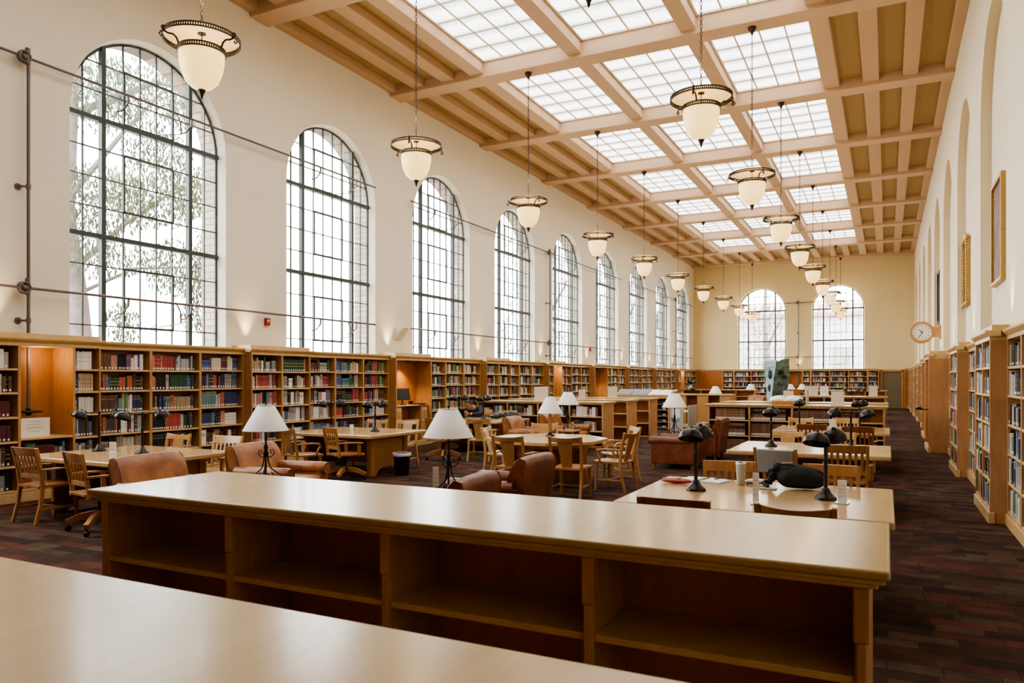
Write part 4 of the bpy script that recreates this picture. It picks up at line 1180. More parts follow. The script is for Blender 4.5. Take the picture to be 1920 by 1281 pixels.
f = MB(); f.beam((0,0,.06),(0,0,.36),.05,.05,.04,.04); f.build('column', M['chair'], t, bevel=.005)
f = MB(); f.lathe([(.026,.36),(.02,.38),(.012,.42),(.012,.66)],10); f.build('stem', M['lampmetal'], t)
f = MB(); shade(t,.385,.66,.21,.07)

def dome(mb, c, r, tilt, yaw):
    """open half-dome reflector, mouth down, tipped"""
    Mx = Matrix.Translation(c) @ Matrix.Rotation(yaw,4,'Z') @ Matrix.Rotation(tilt,4,'X')
    mb.M = Mx
    prof = [(r*1.03,-.012),(r,0)]+[(r*math.cos(R(a)), r*.82*math.sin(R(a))) for a in (12,25,40,55,70,82)]+[(.004,r*.83)]
    inner = [(max(.001,q-.004),z-.003) for q,z in prof[::-1]]
    mb.lathe(prof+inner,20,cap=False); mb.lathe([(.02,r*.78),(.018,r*.95),(.008,r*1.0)],10)
    mb.M = None
def make_desklamp():
    t = thing('desk_lamp','', 'lamp'); mm = M['lampmetal']
    f = MB(); f.lathe([(.085,0),(.085,.014),(.078,.022),(.066,.03),(.04,.055),(.03,.085),(.018,.095)],24); f.build('base', mm, t)
    f = MB(); f.lathe([(.0155,.09),(.0155,.30),(.019,.31),(.0135,.33),(.0135,.5),(.018,.505),(.018,.53),(.006,.54)],12); f.build('stem', mm, t)
    for s in (-1,1):
        f = MB(); f.tube([(0,0,.515),(0,s*.10,.515),(0,s*.17,.52),(0,s*.2,.545)],.008,8); f.ball((0,s*.1,.515),.014,8,6); arm = f.build('lamp_arm', mm, t)
        f = MB(); dome(f,(0,s*.272,.475),.098,s*R(20),0); f.build('dome_shade', mm, arm)
    return t
KD = Kind(make_desklamp)
GD = 'two-headed dark desk lamps on the reading tables'
for x,y,rz,lab in ((-9.42,yb(-1),0,'two-headed dark desk lamp on the white-sign table, nearer the alcove'),(-8.56,yb(-1),R(-4),'two-headed dark desk lamp on the white-sign table, nearer the aisle'),
  (-9.4,yb(0),0,'two-headed dark desk lamp on the waste-bin table, nearer the bookcases'),(-8.38,yb(0),R(5),'two-headed dark desk lamp on the waste-bin table, nearer the aisle'),
  (-9.35,yb(1),0,'two-headed dark desk lamp on the laptop table, behind the lampshade'),(-8.62,yb(1)-.1,R(6),'two-headed dark desk lamp beside the man at the laptop table'),
  (-1.48,yb(-1)+.05,R(4),'two-headed dark desk lamp between the notebook and the red pouch'),(-.44,yb(-1)+.03,R(-10),'two-headed dark desk lamp beside the green canvas bag'),
  (-1.48,yb(0)+.1,R(4),'two-headed dark desk lamp on second right-hand table, above the grey chair'),(-.44,yb(0)+.1,R(50),'two-headed dark desk lamp on second right-hand table, nearer the aisle'),
  (-1.53,yb(1)-.15,R(2),'two-headed dark desk lamp on third right-hand table, before the law books'),(-.46,yb(1)-.15,R(-10),'two-headed dark desk lamp on third right-hand table, before the crimson books'),
  (-9.0,29.3,0,'small distant desk lamp on the window-wall side, nearer one'),(-8.0,34.4,R(20),'small distant desk lamp on the window-wall side, farther one'),(-1.3,33.8,R(70),'small distant desk lamp on the windowless side, left one'),(-.6,33.8,R(70),'small distant desk lamp on the windowless side, right one')):
    KD.put((x,y,.7515),rz,lab,GD)

# bowl pendants on chains
def make_pendant():
    t = thing('bowl_pendant','', 'pendant lamp'); mm = M['bronze']      # origin: tip of the finial; hangs from +3.73
    f = MB(); f.lathe([(.004,0),(.012,.015),(.02,.05),(.045,.1),(.05,.115),(.0,.115)],14,cap=False); f.build('finial', mm, t)
    f = MB(); f.lathe([(.04,.112),(.12,.145),(.19,.215),(.235,.32),(.26,.44),(.268,.56)],36,cap=False); f.build('bowl', M['bowl'], t)
    def band(name, r, z0, z1, nn):
        f = MB(); n = 48
        for z in (z0,z1):
            f.ribbon([(r*math.cos(2*PI*i/n),r*math.sin(2*PI*i/n),z) for i in range(n+1)],.016,.014,side=(0,0,1))
        for i in range(nn):
            a = 2*PI*i/nn; c,s_ = math.cos(a),math.sin(a)
            f.beam((r*c,r*s_,z0),(r*c,r*s_,z1),.014,.01,side=(-s_,c,0))
        f.build(name, mm, t)
    band('lower_band',.274,.558,.604,62)
    band('upper_band',.445,.707,.75,100)
    f = MB(); f.lathe([(.44,.755),(.40,.775),(.25,.80),(.02,.81)],36,cap=False); f.build('top_dish', M['dish'], t)
    for i in range(3):
        a = i*2*PI/3+.5; d = Vector((math.cos(a),math.sin(a),0)); f = MB()
        f.tube([d*x+Vector((0,0,z)) for x,z in ((.275,.60),(.30,.66),(.34,.69),(.40,.685),(.45,.70),(.475,.735),(.455,.76))],.012,8)
        f.tube([d*x+Vector((0,0,z)) for x,z in ((.45,.70),(.485,.675),(.50,.645),(.475,.625),(.455,.645),(.47,.665))],.009,6)
        f.build('scroll_bracket', mm, t)
    f = MB(); f.tube([(0,0,.12),(0,0,.92)],.007,6); f.lathe([(.05,.795),(.05,.805),(.02,.82)],12); f.build('rod', mm, t)
    f = MB(); z = .92; i = 0
    while z < 3.60:
        pts = []
        for k in range(10):
            a = 2*PI*k/10; u = .017*math.cos(a); v = .034*math.sin(a)
            pts.append((u if i%2 else 0, 0 if i%2 else u, z+.03+v))
        f.tube(pts,.0055,4,closed=True); z += .056; i += 1
    f.build('chain', mm, t)
    f = MB(); f.lathe([(.02,3.58),(.03,3.62),(.075,3.68),(.085,3.73)],16); f.build('ceiling_cap', mm, t)
    return t
KP = Kind(make_pendant)
for k in range(-1,9):
    for x, row in ((-7.48,'window-side row'),(-2.45,'aisle-side row')):
        KP.put((x,yb(k)-(0 if k < 8 else .15),5.13),R(37*k+(20 if x<-5 else 0)),'alabaster bowl pendant on a long chain, %s from the camera in the %s' % (ORD[k+1],row),'bowl pendants in two rows')
# ------------------------------------------------------------------ alcove fittings
t = thing('notice_board_sign','white printed notice propped on the ledge of the hanging-wheel alcove','sign',(-10.93,6.5,.886),R(90))
f = MB(); f.beam((-.2,-.02,0),(-.2,.05,.26),.0,.0) if False else f.box(-.215,-.006,0,.215,.0,.27); f.build('notice_card', M['paper'], t)
f = MB()
for z,wd in ((.215,.1),(.175,.12),(.135,.13),(.115,.12),(.075,.08)): f.box(-wd,-.008,z,wd,-.0062,z+.006)
f.build('printed_lines', M['grey'], t)
f = MB(); f.beam((0,.0,.2),(0,.09,0),.06,.004); f.build('prop', M['acrylic'], t)

def make_workstation():
    t = thing('computer_desk','','desk'); mm = M['oakedge']
    W = 1.46
    D = .40
    f = MB(); f.box(0,.0,1.02,W,D,1.05); f.build('worktop', mm, t, bevel=.005)
    for x0,x1 in ((0,.30),(W-.30,W)):
        f = MB(); f.box(x0,.03,0,x1,D,1.02); c = f.build('cabinet', M['oak'], t, bevel=.004)
        f = MB(); f.box(x0+.03,.012,.14,x1-.03,.03,.97); dd = f.build('door', mm, t, bevel=.004)
        f = MB(); f.box(x0+.07,.004,.2,x1-.07,.012,.9); f.build('door_panel', M['oak'], dd, bevel=.004)
        f = MB(); f.box(x0-.005,-.01,0,x1+.005,.03,.13); f.build('plinth', mm, t, bevel=.004)
    f = MB(); f.box(.3,.08,.63,W-.3,D,.66); f.build('shelf', mm, t, bevel=.004)
    return t
KW = Kind(make_workstation)
KW.put((XFP-.066,yb(1)+PIER0+.08,0),R(90),'built-in oak computer desk in the lit orange alcove of the window wall','computer desks in alcoves')
def monitor(loc, rz, label):
    t = thing('computer_monitor',label,'monitor',loc,rz)
    f = MB(); f.M = Matrix.Translation((0,0,.27)) @ Matrix.Rotation(R(-14),4,'X'); f.box(-.19,-.02,-.15,.19,.02,.15); b = f.build('screen_housing', M['black'], t, bevel=.006)
    f = MB(); f.M = Matrix.Translation((0,0,.27)) @ Matrix.Rotation(R(-14),4,'X'); f.box(-.175,-.023,-.13,.175,-.0205,.135); f.build('screen', M['screen'], t)
    f = MB(); f.tube([(0,.03,.03),(0,.03,.24)],.02,8); f.lathe([(.1,0),(.1,.015),(.03,.03)],16); f.build('stand', M['black'], t)
    f = MB(); f.tube([(0,.05,.2),(-.12,.07,.12),(-.22,.05,.02),(-.3,.0,.06),(-.34,-.02,.012)],.006,5); f.build('cable', M['black'], t)
    return t
monitor((XFP-.25,15.72,1.052),R(60),'black computer monitor standing on the alcove desk')
def keyboard(loc, rz, label):
    t = thing('keyboard',label,'keyboard',loc,rz)
    f = MB(); f.box(-.22,-.075,0,.22,.075,.018); f.build('case', M['black'], t, bevel=.004)
    f = MB()
    for i in range(14):
        for j in range(5): f.box(-.205+i*.0293,-.065+j*.026,.018,-.205+i*.0293+.025,-.065+j*.026+.021,.026)
    f.build('keys', M['rubber'], t)
keyboard((XFP-.12,16.25,1.052),R(80),'black keyboard lying on the alcove desk beside the monitor')
t = thing('card_reader','small black box beside the monitor on the alcove desk','device',(XFP-.28,16.12,1.052),R(80))
f = MB(); f.box(-.05,-.04,0,.05,.04,.09); f.build('body', M['black'], t, bevel=.008); f = MB(); f.box(-.035,-.043,.05,.035,-.04,.075); f.build('slot', M['screen'], t)
for k in (1,4):
    t = thing('alcove_spotlight','small bright recessed spotlight in the ceiling of the %s alcove' % ('computer desk' if k == 1 else 'farther empty'),'spotlight',(XFP-.2,yb(k)+.13,TOPZ))
    f = MB(); f.lathe([(.05,-.03),(.055,-.03),(.055,-.001)],16,cap=False); f.build('trim_ring', M['bronze'], t)
    f = MB(); f.lathe([(.001,-.024),(.045,-.024)],16,cap=False); f.build('lens', M['tassel'], t)
    l = bpy.data.lights.new('alcove_spot_and_fill','SPOT'); l.energy = 60; l.color = (1,.78,.45); l.spot_size = R(110); l.spot_blend = .6; l.shadow_soft_size = .04
    o = bpy.data.objects.new('alcove_spot_and_fill', l); C.objects.link(o); o.location = (XFP-.2,yb(k)+.13,TOPZ-.05)
t = thing('keyboard_tray','black pull-out keyboard tray jutting from the plain-ended alcove unit','tray',(.86,yb(2)+.25,.985),R(-90))
f = MB(); f.box(-.3,-.26,-.015,.3,.3,.0); f.build('tray', M['black'], t, bevel=.006); f = MB(); f.box(-.22,-.24,0,.22,-.09,.022); f.build('keyboard', M['rubber'], t, bevel=.005); f = MB(); f.ball((.2,-.17,.03),(.035,.055,.025),10,6); f.build('mouse', M['black'], t)

# ------------------------------------------------------------------ things on the tables
def card(loc, rz, label, w, h, foot=True, m='paper'):
    t = thing('table_card',label,'sign',loc,rz,'small upright table cards')
    f = MB(); f.box(-w/2,-.006,.008,w/2,.006,h); f.build('card', M[m], t)
    f = MB(); f.box(-w/2-.015,-.045,0,w/2+.015,.045,.008); f.build('holder_foot', M['acrylic'], t)
    f = MB()
    for i in range(4): f.box(-w*.35,-.0075,h*(.3+.15*i),w*.3,-.0062,h*(.3+.15*i)+.004)
    f.build('printed_lines', M['grey'], t)
card((-8.93,6.3,.7515),R(25),'small white upright card on the white-sign table between its two lamps',.085,.15)
card((-.905,6.0,.7515),R(4),'tall narrow white card before the red-edged case, green bag table',.045,.24)
card((-.31,6.33,.7515),R(-6),'narrow white card beside the lamp at the aisle end of the green bag table',.065,.18)
card((-.92,15.35,.7515),R(10),'narrow white card on third right-hand table before the crimson books',.11,.2)
card((-4.05,6.36,.5515),R(30),'white card standing on the small table at the scroll lamp between red-brown club chairs',.06,.28)
t = thing('paper_cup','small white cup on the waste-bin table between its lamps','cup',(-9.0,11.2,.7515)); f = MB(); f.lathe([(.028,0),(.038,.1),(.034,.1),(.026,.006)],16,cap=True); f.build('cup', M['paper'], t); f = MB(); f.tube([(.038*math.cos(a),.038*math.sin(a),.1) for a in [2*PI*i/16 for i in range(16)]],.003,5,closed=True); f.build('rim', M['paper'], t)

t = thing('travel_tumbler','pale green-grey steel tumbler with a clear lid next to the notebook','tumbler',(-1.19,7.02,.7515))
f = MB(); f.lathe([(.032,0),(.035,.004),(.045,.185),(.045,.19)],24); f.build('body', M['tumbler'], t)
f = MB(); f.lathe([(.046,.188),(.047,.2),(.043,.204),(.036,.2),(.001,.2)],24,cap=False); f.build('lid', M['acrylic'], t)
f = MB(); f.box(-.02,-.012,.201,.02,.012,.208); f.build('lid_slider', M['black'], t)
t = thing('notebook','open white spiral notebook lying beside the tumbler','notebook',(-1.55,7.13,.7515),R(-14))
for s in (-1,1):
    f = MB(); n = 6; vs = []
    for i in range(n+1):
        u = i/n; x = s*(.008+.2*u); z = .012+.006*math.sin(PI*u)
        vs += [(x,-.13,z),(x,.13,z),(x,-.13,0),(x,.13,0)]
    fs = []
    for i in range(n): fs += [(4*i,4*i+4,4*i+5,4*i+1) if s>0 else (4*i,4*i+1,4*i+5,4*i+4),(4*i,4*i+2,4*i+6,4*i+4),(4*i+1,4*i+5,4*i+7,4*i+3)]
    fs += [(4*n,4*n+2,4*n+3,4*n+1)]
    f.add(vs,fs); f.build('page', M['paper'], t)
f = MB()
for i in range(18):
    y = -.12+.24*i/17; f.tube([(.012*math.cos(a),y,.012+.012*math.sin(a)) for a in [2*PI*j/8 for j in range(8)]],.0015,4,closed=True)
f.build('spiral', M['lampmetal'], t)
t = thing('pen','black pen lying on the open notebook','pen',(-1.42,7.2,.776),R(70)); f = MB(); f.tube([(-.06,0,0),(.05,0,0),(.07,0,0)],[.005,.005,.001],8); f.build('barrel', M['black'], t); f = MB(); f.tube([(-.075,0,0),(-.055,0,0)],.006,8); f.build('cap', M['black'], t)
t = thing('loose_sheets','sheets of white paper under the notebook edge by the red pouch','paper',(-1.62,7.28,.7515),R(-10)); f = MB(); f.box(-.14,-.1,0,.14,.08,.002); f.build('sheet', M['paper'], t)
f = MB(); f.M = Matrix.Rotation(R(9),4,'Z'); f.box(-.13,-.09,.002,.15,.09,.004); f.build('sheet', M['paper'], t)
t = thing('red_pouch','red fabric pouch with a zip lying behind the left desk lamp','pouch',(-1.74,6.86,.7515),R(-4))
f = MB(); f.ball((0,0,.022),(.15,.055,.022),20,10); f.build('body', M['red'], t); f = MB(); f.tube([(-.13,0,.04),(0,.005,.046),(.13,0,.04)],.004,5); f.ball((.02,0,.05),(.025,.02,.012),8,6); f.build('zip', M['paper'], t)
t = thing('pencil_case','clear plastic case with red edging between tumbler and green bag','pencil case',(-1.06,7.1,.7515),R(3))
f = MB(); f.ball((0,0,.028),(.11,.05,.026),18,10); f.build('body', M['acrylic'], t); f = MB(); f.tube([(.112*math.cos(a),.05*math.sin(a),.014) for a in [2*PI*i/20 for i in range(20)]],.007,6,closed=True); f.build('edging', M['red'], t)
t = thing('smartphone','grey phone lying flat in front of the green bag neck','phone',(-.935,6.86,.7515),R(-8)); f = MB(); f.box(-.075,-.036,0,.075,.036,.008); f.build('body', M['grey'], t, bevel=.004); f = MB(); f.box(-.068,-.031,.008,.068,.031,.0086); f.build('screen', M['grey'], t)
# canvas bag lying on its side
t = thing('canvas_bag','dark green canvas drawstring bag lying on its side on the right-hand table','bag',(-.72,6.98,.7515),R(3))
f = MB(); rb = random.Random(4); secs = [(.235,.015,.095),(.225,.06,.095),(.18,.09,.098),(.10,.105,.105),(.0,.11,.108),(-.08,.105,.115),(-.125,.085,.13),(-.145,.05,.135),(-.165,.05,.13),(-.19,.072,.12),(-.215,.07,.11),(-.225,.02,.10)]
n = 36; vs = []
for x,r,zc in secs:
    for i in range(n):
        a = 2*PI*i/n; q = r*(1+.05*math.sin(a*5+x*23)+.035*math.sin(a*11-x*31)+(.12*math.sin(a*9) if x < -.12 else 0)+rb.uniform(-.02,.02))
        z = zc+q*math.sin(a)*.95; vs.append((x+.012*math.sin(a*5), q*1.15*math.cos(a), max(.003,z*(.86 if z<.1 else 1))))
fs = []
for j in range(len(secs)-1):
    for i in range(n):
        k=(i+1)%n; fs.append((j*n+i,(j+1)*n+i,(j+1)*n+k,j*n+k))
f.add(vs,fs,True); f.add(vs[:n],[tuple(range(n))]); f.add(vs[-n:],[tuple(range(n))[::-1]])
f.build('body', M['bag'], t, subsurf=1)
f = MB(); f.tube([(-.145+.006*math.sin(8*a),.06*math.cos(a),.135+.055*math.sin(a)) for a in [2*PI*i/24 for i in range(24)]],.009,6,closed=True); f.build('drawstring', M['bag'], t)
f = MB(); f.M = Matrix.Translation((-.14,-.02,.185)) @ Matrix.Rotation(R(20),4,'Z'); f.ball((0,0,0),(.05,.05,.045),12,8); f.build('folded_flap', M['bag'], t)
f = MB(); f.M = Matrix.Translation((-.07,-.02,.224)) @ Matrix.Rotation(R(-6),4,'Y'); f.box(-.05,-.025,0,.05,.025,.004); f.build('red_tag', M['red'], t)
f = MB(); f.tube([(-.2,.05,.03),(-.25,.02,.05),(-.27,-.04,.04),(-.22,-.08,.02)],.016,6); f.build('strap', M['bag'], t)

t = thing('waste_bin','black plastic waste bin with a clear liner beside the table leg','bin',(-7.72,11.0,0))
f = MB(); f.lathe([(.118,0),(.122,.01),(.155,.385),(.16,.39),(.15,.39),(.116,.015)],28); f.build('bucket', M['black'], t)
f = MB(); rb = random.Random(2); n = 40; vs = []
for j,(r,z) in enumerate(((.152,.36),(.158,.402),(.166,.40),(.168,.36),(.167,.345))):
    for i in range(n): vs.append(((r+rb.uniform(-.002,.003))*math.cos(2*PI*i/n),(r+rb.uniform(-.002,.003))*math.sin(2*PI*i/n),z+rb.uniform(-.006,.006)))
fs = [(j*n+i,j*n+(i+1)%n,(j+1)*n+(i+1)%n,(j+1)*n+i) for j in range(4) for i in range(n)]
f.add(vs,fs,True); f.build('liner', M['binliner'], t)
# laptop, bags and jacket at the man's table
t = thing('laptop','dark open laptop in front of the man in navy','laptop',(-9.47,16.02,.7515),R(185))
f = MB(); f.box(-.17,-.12,0,.17,.12,.016); f.build('base', M['screen'], t, bevel=.004)
f = MB(); f.M = Matrix.Translation((0,.12,.012)) @ Matrix.Rotation(R(-12),4,'X'); f.box(-.17,0,0,.17,.008,.225); f.build('screen_lid', M['black'], t, bevel=.003)
t = thing('shoulder_bag','black bag slumped on the laptop table behind the desk lamp','bag',(-8.5,16.05,.7515),R(10))
f = MB(); f.ball((0,0,.05),(.16,.1,.055),16,10); f.ball((.1,.02,.07),(.1,.07,.06),12,8); f.build('body', M['black'], t); f = MB(); f.tube([(-.12,-.05,.06),(-.16,-.1,.02),(-.05,-.14,.012),(.05,-.1,.05)],.01,6); f.build('strap', M['black'], t)
t = thing('jacket','dark jacket draped over a chair behind the laptop table','jacket',(-8.55,16.86,.50),R(10))
f = MB(); n=9; vs=[]; rb = random.Random(9)
prof = [(-.12,.02),(-.1,.2),(-.06,.37),(0,.395),(.07,.37),(.11,.2),(.13,-.02)]
for i in range(n+1):
    u=-1+2*i/n
    for y,z in prof: vs.append((u*.22+rb.uniform(-.01,.01), y+rb.uniform(-.015,.015)+.02*math.sin(i*2.1), z-.03*u*u+rb.uniform(-.01,.01)))
m=len(prof); fs=[(i*m+j,(i+1)*m+j,(i+1)*m+j+1,i*m+j+1) for i in range(n) for j in range(m-1)]
f.add(vs,fs,True); o=f.build('body', M['black'], t, subsurf=1); f = MB(); f.ball((.25,.0,.14),(.045,.05,.18),10,8); f.build('sleeve', M['black'], t)

# ------------------------------------------------------------------ things on the counters
CZ = 1.1415
def board(loc, rz, label, w, h, m='board'):
    t = thing('counter_sign',label,'sign',loc,rz,'upright sign boards on the counters')
    f = MB(); f.box(-w/2,-.006,.006,w/2,.006,h); f.build('board', M[m], t)
    f = MB(); f.box(-w/2,-.05,0,w/2,.09,.006); f.build('foot', M['acrylic'], t)
for x,y,rz,w,h,mm,lab in ((-8.06,17.75,4,.39,.37,'board','large blank beige sign on the counter behind the man'),
   (-7.66,19.65,40,.2,.27,'board','small blank beige sign on the second counter behind the octagonal table'),(-7.42,21.55,20,.28,.34,'board','blank beige sign on the third counter behind the octagonal table'),
   (-2.18,19.6,0,.24,.28,'board','blank beige sign in front of the bronze slab'),(-2.27,26.95,0,.42,.33,'board','wide beige sign behind the open dictionary'),(-1.87,26.95,0,.26,.33,'paper','white sign beside the wide beige sign'),
   (-.965,17.75,0,.26,.3,'board','blank beige sign standing on the law-book counter'),(-.4,26.95,0,.26,.34,'board','beige sign at the aisle end of the halfway counter'),(-1.6,17.98,80,.2,.33,'board','sign board seen edge-on beside the open dictionary')):
    board((x,y,CZ),R(rz),lab,w,h,mm)
t = thing('dictionary_stand','low wooden book cradle holding a large open dictionary','book stand',(-2.02,17.62,CZ))
f = MB(); f.prism([(-.16,0),(.16,0),(.16,.13),(-.16,.05)],0,-.26,.26); f.build('cradle', M['oak'], t, bevel=.006); f = MB(); f.box(-.27,-.18,0,.27,-.15,.08); f.build('ledge', M['cherry'], t, bevel=.004)
def openbook(name, loc, rz, label, w, h, tilt, m='paper', cat='book', thick=.05):
    t = thing(name,label,cat,loc,rz)
    Mx = Matrix.Rotation(tilt,4,'X')
    for s in (-1,1):
        f = MB(); f.M = Mx; n = 8; vs = []
        for i in range(n+1):
            u = i/n; x = s*w*u; z = .012+thick*math.sin(PI*min(1,u*1.05))**.6*(1-.45*u)
            vs += [(x,-h/2,z),(x,h/2,z),(x,-h/2,0.006),(x,h/2,.006)]
        fs = []
        for i in range(n): fs += [(4*i,4*i+4,4*i+5,4*i+1) if s>0 else (4*i,4*i+1,4*i+5,4*i+4),(4*i,4*i+2,4*i+6,4*i+4),(4*i+1,4*i+5,4*i+7,4*i+3)]
        fs += [(4*n,4*n+2,4*n+3,4*n+1)]
        f.add(vs,fs); f.build('page_block', M[m], t)
    f = MB(); f.M = Mx; f.box(-w-.01,-h/2-.01,0,w+.01,h/2+.01,.006); f.build('cover', M['grey'], t)
    return t
openbook('open_book',(-2.02,17.62,CZ+.102),0,'large open dictionary with white pages on the law-book counter',.34,.34,math.atan(.25),thick=.06)
# sloping atlas case
t = thing('atlas_case','tall oak atlas case with a sloping top and dark binders in front','cabinet',(-8.5,24.85,0))
f = MB(); f.prism([(-.05,1.09),(.95,1.34),(.95,1.30),(-.05,1.04)],0,-.05,2.0); f.build('sloping_top', M['top'], t, bevel=.008)
f = MB(); f.box(-.06,-.07,1.04,2.01,-.05,1.13); f.build('book_ledge', M['oak'], t, bevel=.004)
for x in (0,.62,1.28,1.9):
    f = MB(); f.prism([(0,0),(.9,0),(.9,1.29),(0,1.05)],0,x,x+.05); f.build('divider', M['oak'], t, bevel=.004)
for z in (.06,.26,.46,.66,.86):
    f = MB(); f.box(.05,.01,z-.02,1.9,.88,z); f.build('shelf', M['oak'], t)
f = MB(); f.box(0,.86,0,1.95,.9,1.25); f.build('back_panel', M['cherry'], t)
rb = random.Random(8)
for i in range(3):
    for j,z in enumerate((.06,.26,.46,.66,.86)):
        if i == 1 and j == 2: continue
        x0 = (.07,.69,1.35)[i]
        tt = thing('binder','%s binder lying flat in the atlas case, %s column, %s shelf up' % ('navy' if j in (0,1) else 'black', ('window-side','middle','aisle-side')[i], ORD[j]),'binder',(-8.5+x0,24.9,z+.001),0,'binders in the atlas case')
        f = MB(); f.box(0,0,0,.5,.5,rb.uniform(.06,.12)); f.build('cover', M['navy'] if j in (0,1) else M['black'], tt, bevel=.008)
        f = MB(); f.box(.36,-.003,.02,.46,-.0005,.05); f.build('spine_label', M['paper'], tt)
at = math.atan(.25)
def atlas(x, m, label, w, h=.62, open_=False):
    z = 1.09+.25*(.42+.05)+.012
    if open_: return openbook('open_atlas',(x,25.27,z),0,label,w/2,h,at,thick=.035,cat='atlas')
    t = thing('atlas',label,'atlas',(x,25.27,z)); Mx = Matrix.Rotation(at,4,'X')
    f = MB(); f.M = Mx; f.box(-w/2,-h/2,.0,w/2,h/2,.004); f.box(-w/2,-h/2,.03,w/2,h/2,.034); f.box(-w/2,-h/2,0,-w/2+.006,h/2,.034); f.build('cover', M[m], t)
    f = MB(); f.M = Mx; f.box(-w/2+.006,-h/2+.008,.004,w/2-.008,h/2-.008,.03); f.build('page_block', M['paper'], t)
M['greyblue'] = plain('grey_blue_cloth',(.17,.24,.28),.7); M['greycloth'] = plain('grey_cloth',(.19,.21,.22),.7)
atlas(-8.2,'greycloth','closed grey atlas on the sloping case',.5); atlas(-7.65,'greyblue','closed blue-grey atlas in the middle of the sloping case',.55); atlas(-6.98,None,'large open white atlas at the aisle end of the sloping case',.74,.6,True)
# grey book truck, index table, plant
t = thing('book_truck','grey metal book truck with a paper notice on its end','book truck',(-4.72,18.0,0))
for x in (0,.42):
    f = MB(); f.box(x,0,.12,x+.02,.9,1.06) if x else f.box(0,0,.12,.02,.9,1.06); f.build('end_panel', M['grey'], t, bevel=.004)
f = MB(); f.box(0,-.012,.12,.32,.0,1.07); f.build('front_panel', M['grey'], t, bevel=.004)
f = MB(); f.box(.06,-.016,.75,.24,-.012,.98); f.build('notice', M['paper'], t)
for z in (.2,.55,.9):
    f = MB(); f.box(.02,.0,z,.42,.9,z+.02); f.build('shelf', M['oakedge'], t)
for x in (.06,.36):
    for y in (.08,.82):
        f = MB(); f.tube([(x-.02,y,.05),(x+.02,y,.05)],.05,12); f.tube([(x,y,.05),(x,y,.12)],.012,6); f.build('caster', M['black'], t)
t = thing('index_table','long oak index counter with kneeholes and papers, beyond the lamp','table',(-7.0,27.4,0))
f = MB(); f.box(0,0,1.1,2.0,.9,1.15); f.build('tabletop', M['top'], t, bevel=.008)
for x0,x1 in ((0,.4),(.8,1.2),(1.6,2.0)):
    f = MB(); f.box(x0,.03,0,x1,.87,1.1); f.build('pedestal', M['oak'], t, bevel=.005)
for x0,x1 in ((.4,.8),(1.2,1.6)):
    f = MB(); f.box(x0,.45,0,x1,.5,1.1); f.build('kneehole_back', M['cherry'], t)
for x,y,rz,lab in ((-6.6,27.7,10,'white papers on the near end of the index counter'),(-5.5,27.75,-12,'white papers on the aisle end of the index counter')):
    t = thing('loose_sheets',lab,'paper',(x,y,1.1515),R(rz),'papers on the index counter')
    for q in range(3):
        f = MB(); f.M = Matrix.Rotation(R(q*11),4,'Z'); f.box(-.16,-.11,q*.002,.16,.11,q*.002+.0015); f.build('sheet', M['paper'], t)
t = thing('potted_plant','white pot with dark green leaves in the bright far corner','plant',(-9.6,40.75,CZ))
f = MB(); f.lathe([(.09,0),(.13,.22),(.12,.24),(.1,.2)],16); f.build('pot', M['paper'], t)
f = MB(); rb = random.Random(5)
for i in range(40):
    a = rb.uniform(0,2*PI); l = rb.uniform(.2,.5); e = rb.uniform(.1,1.2); d = Vector((math.cos(a)*math.cos(e),math.sin(a)*math.cos(e),math.sin(e))); s = d.cross(Vector((0,0,1))).normalized()*.05
    b = Vector((0,0,.2)); f.add([b, b+d*l*.6+s, b+d*l, b+d*l*.6-s],[(0,1,2,3)],True)
f.build('leaves', M['plant'], t)

# bronze slab sculpture: wedge with two faces, hollows painted dark, meeting at a leaning front edge
M['hollow_shade'] = plain('shaded_hollow_bronze', (.012,.03,.02), .7, var=.4, scale=9)  # for raised lumps; the dark inside each hole is put into the colour
t = thing('bronze_sculpture','tall blue-green bronze slab sculpture with hollows in its two faces','sculpture',(-3.12,24.9,0))
clouds = bpy.data.textures.new('clouds','CLOUDS'); clouds.noise_scale = .22; clouds.noise_depth = 3
def rough(o, lv=4, st=.085):
    s = o.modifiers.new('sub','SUBSURF'); s.subdivision_type = 'SIMPLE'; s.levels = s.render_levels = lv
    d = o.modifiers.new('disp','DISPLACE'); d.texture = clouds; d.strength = st; d.texture_coords = 'GLOBAL'
def lump(mb, secs, sub):
    vs = []; m = len(secs[0][1])
    for z, pts in secs: vs += [(x,y,z) for x,y in pts]
    fs = []
    for j in range(len(secs)-1):
        for i in range(m):
            k=(i+1)%m; fs.append((j*m+i,j*m+k,(j+1)*m+k,(j+1)*m+i))
    fs += [tuple(range(m))[::-1], tuple(range(m*(len(secs)-1),m*len(secs)))]
    mb.add(vs,fs,False)
f = MB()
lump(f,[(0,[(-.27,.0),(-.16,-.2),(-.1,.1),(-.22,.2)]),(.9,[(-.28,.02),(-.15,-.2),(-.03,.2),(-.2,.3)]),(1.3,[(-.32,.02),(-.1,-.22),(-.03,.2),(-.22,.32)]),(1.75,[(-.36,.02),(-.05,-.24),(.0,.2),(-.25,.33)]),(2.1,[(-.39,.02),(.0,-.25),(.02,.2),(-.25,.33)]),(2.25,[(-.37,.04),(.01,-.22),(.02,.2),(-.22,.3)]),(2.3,[(-.28,.06),(.01,-.16),(.02,.15),(-.18,.26)])],0)
rough(f.build('blue_face', M['patina'], t))
f = MB()
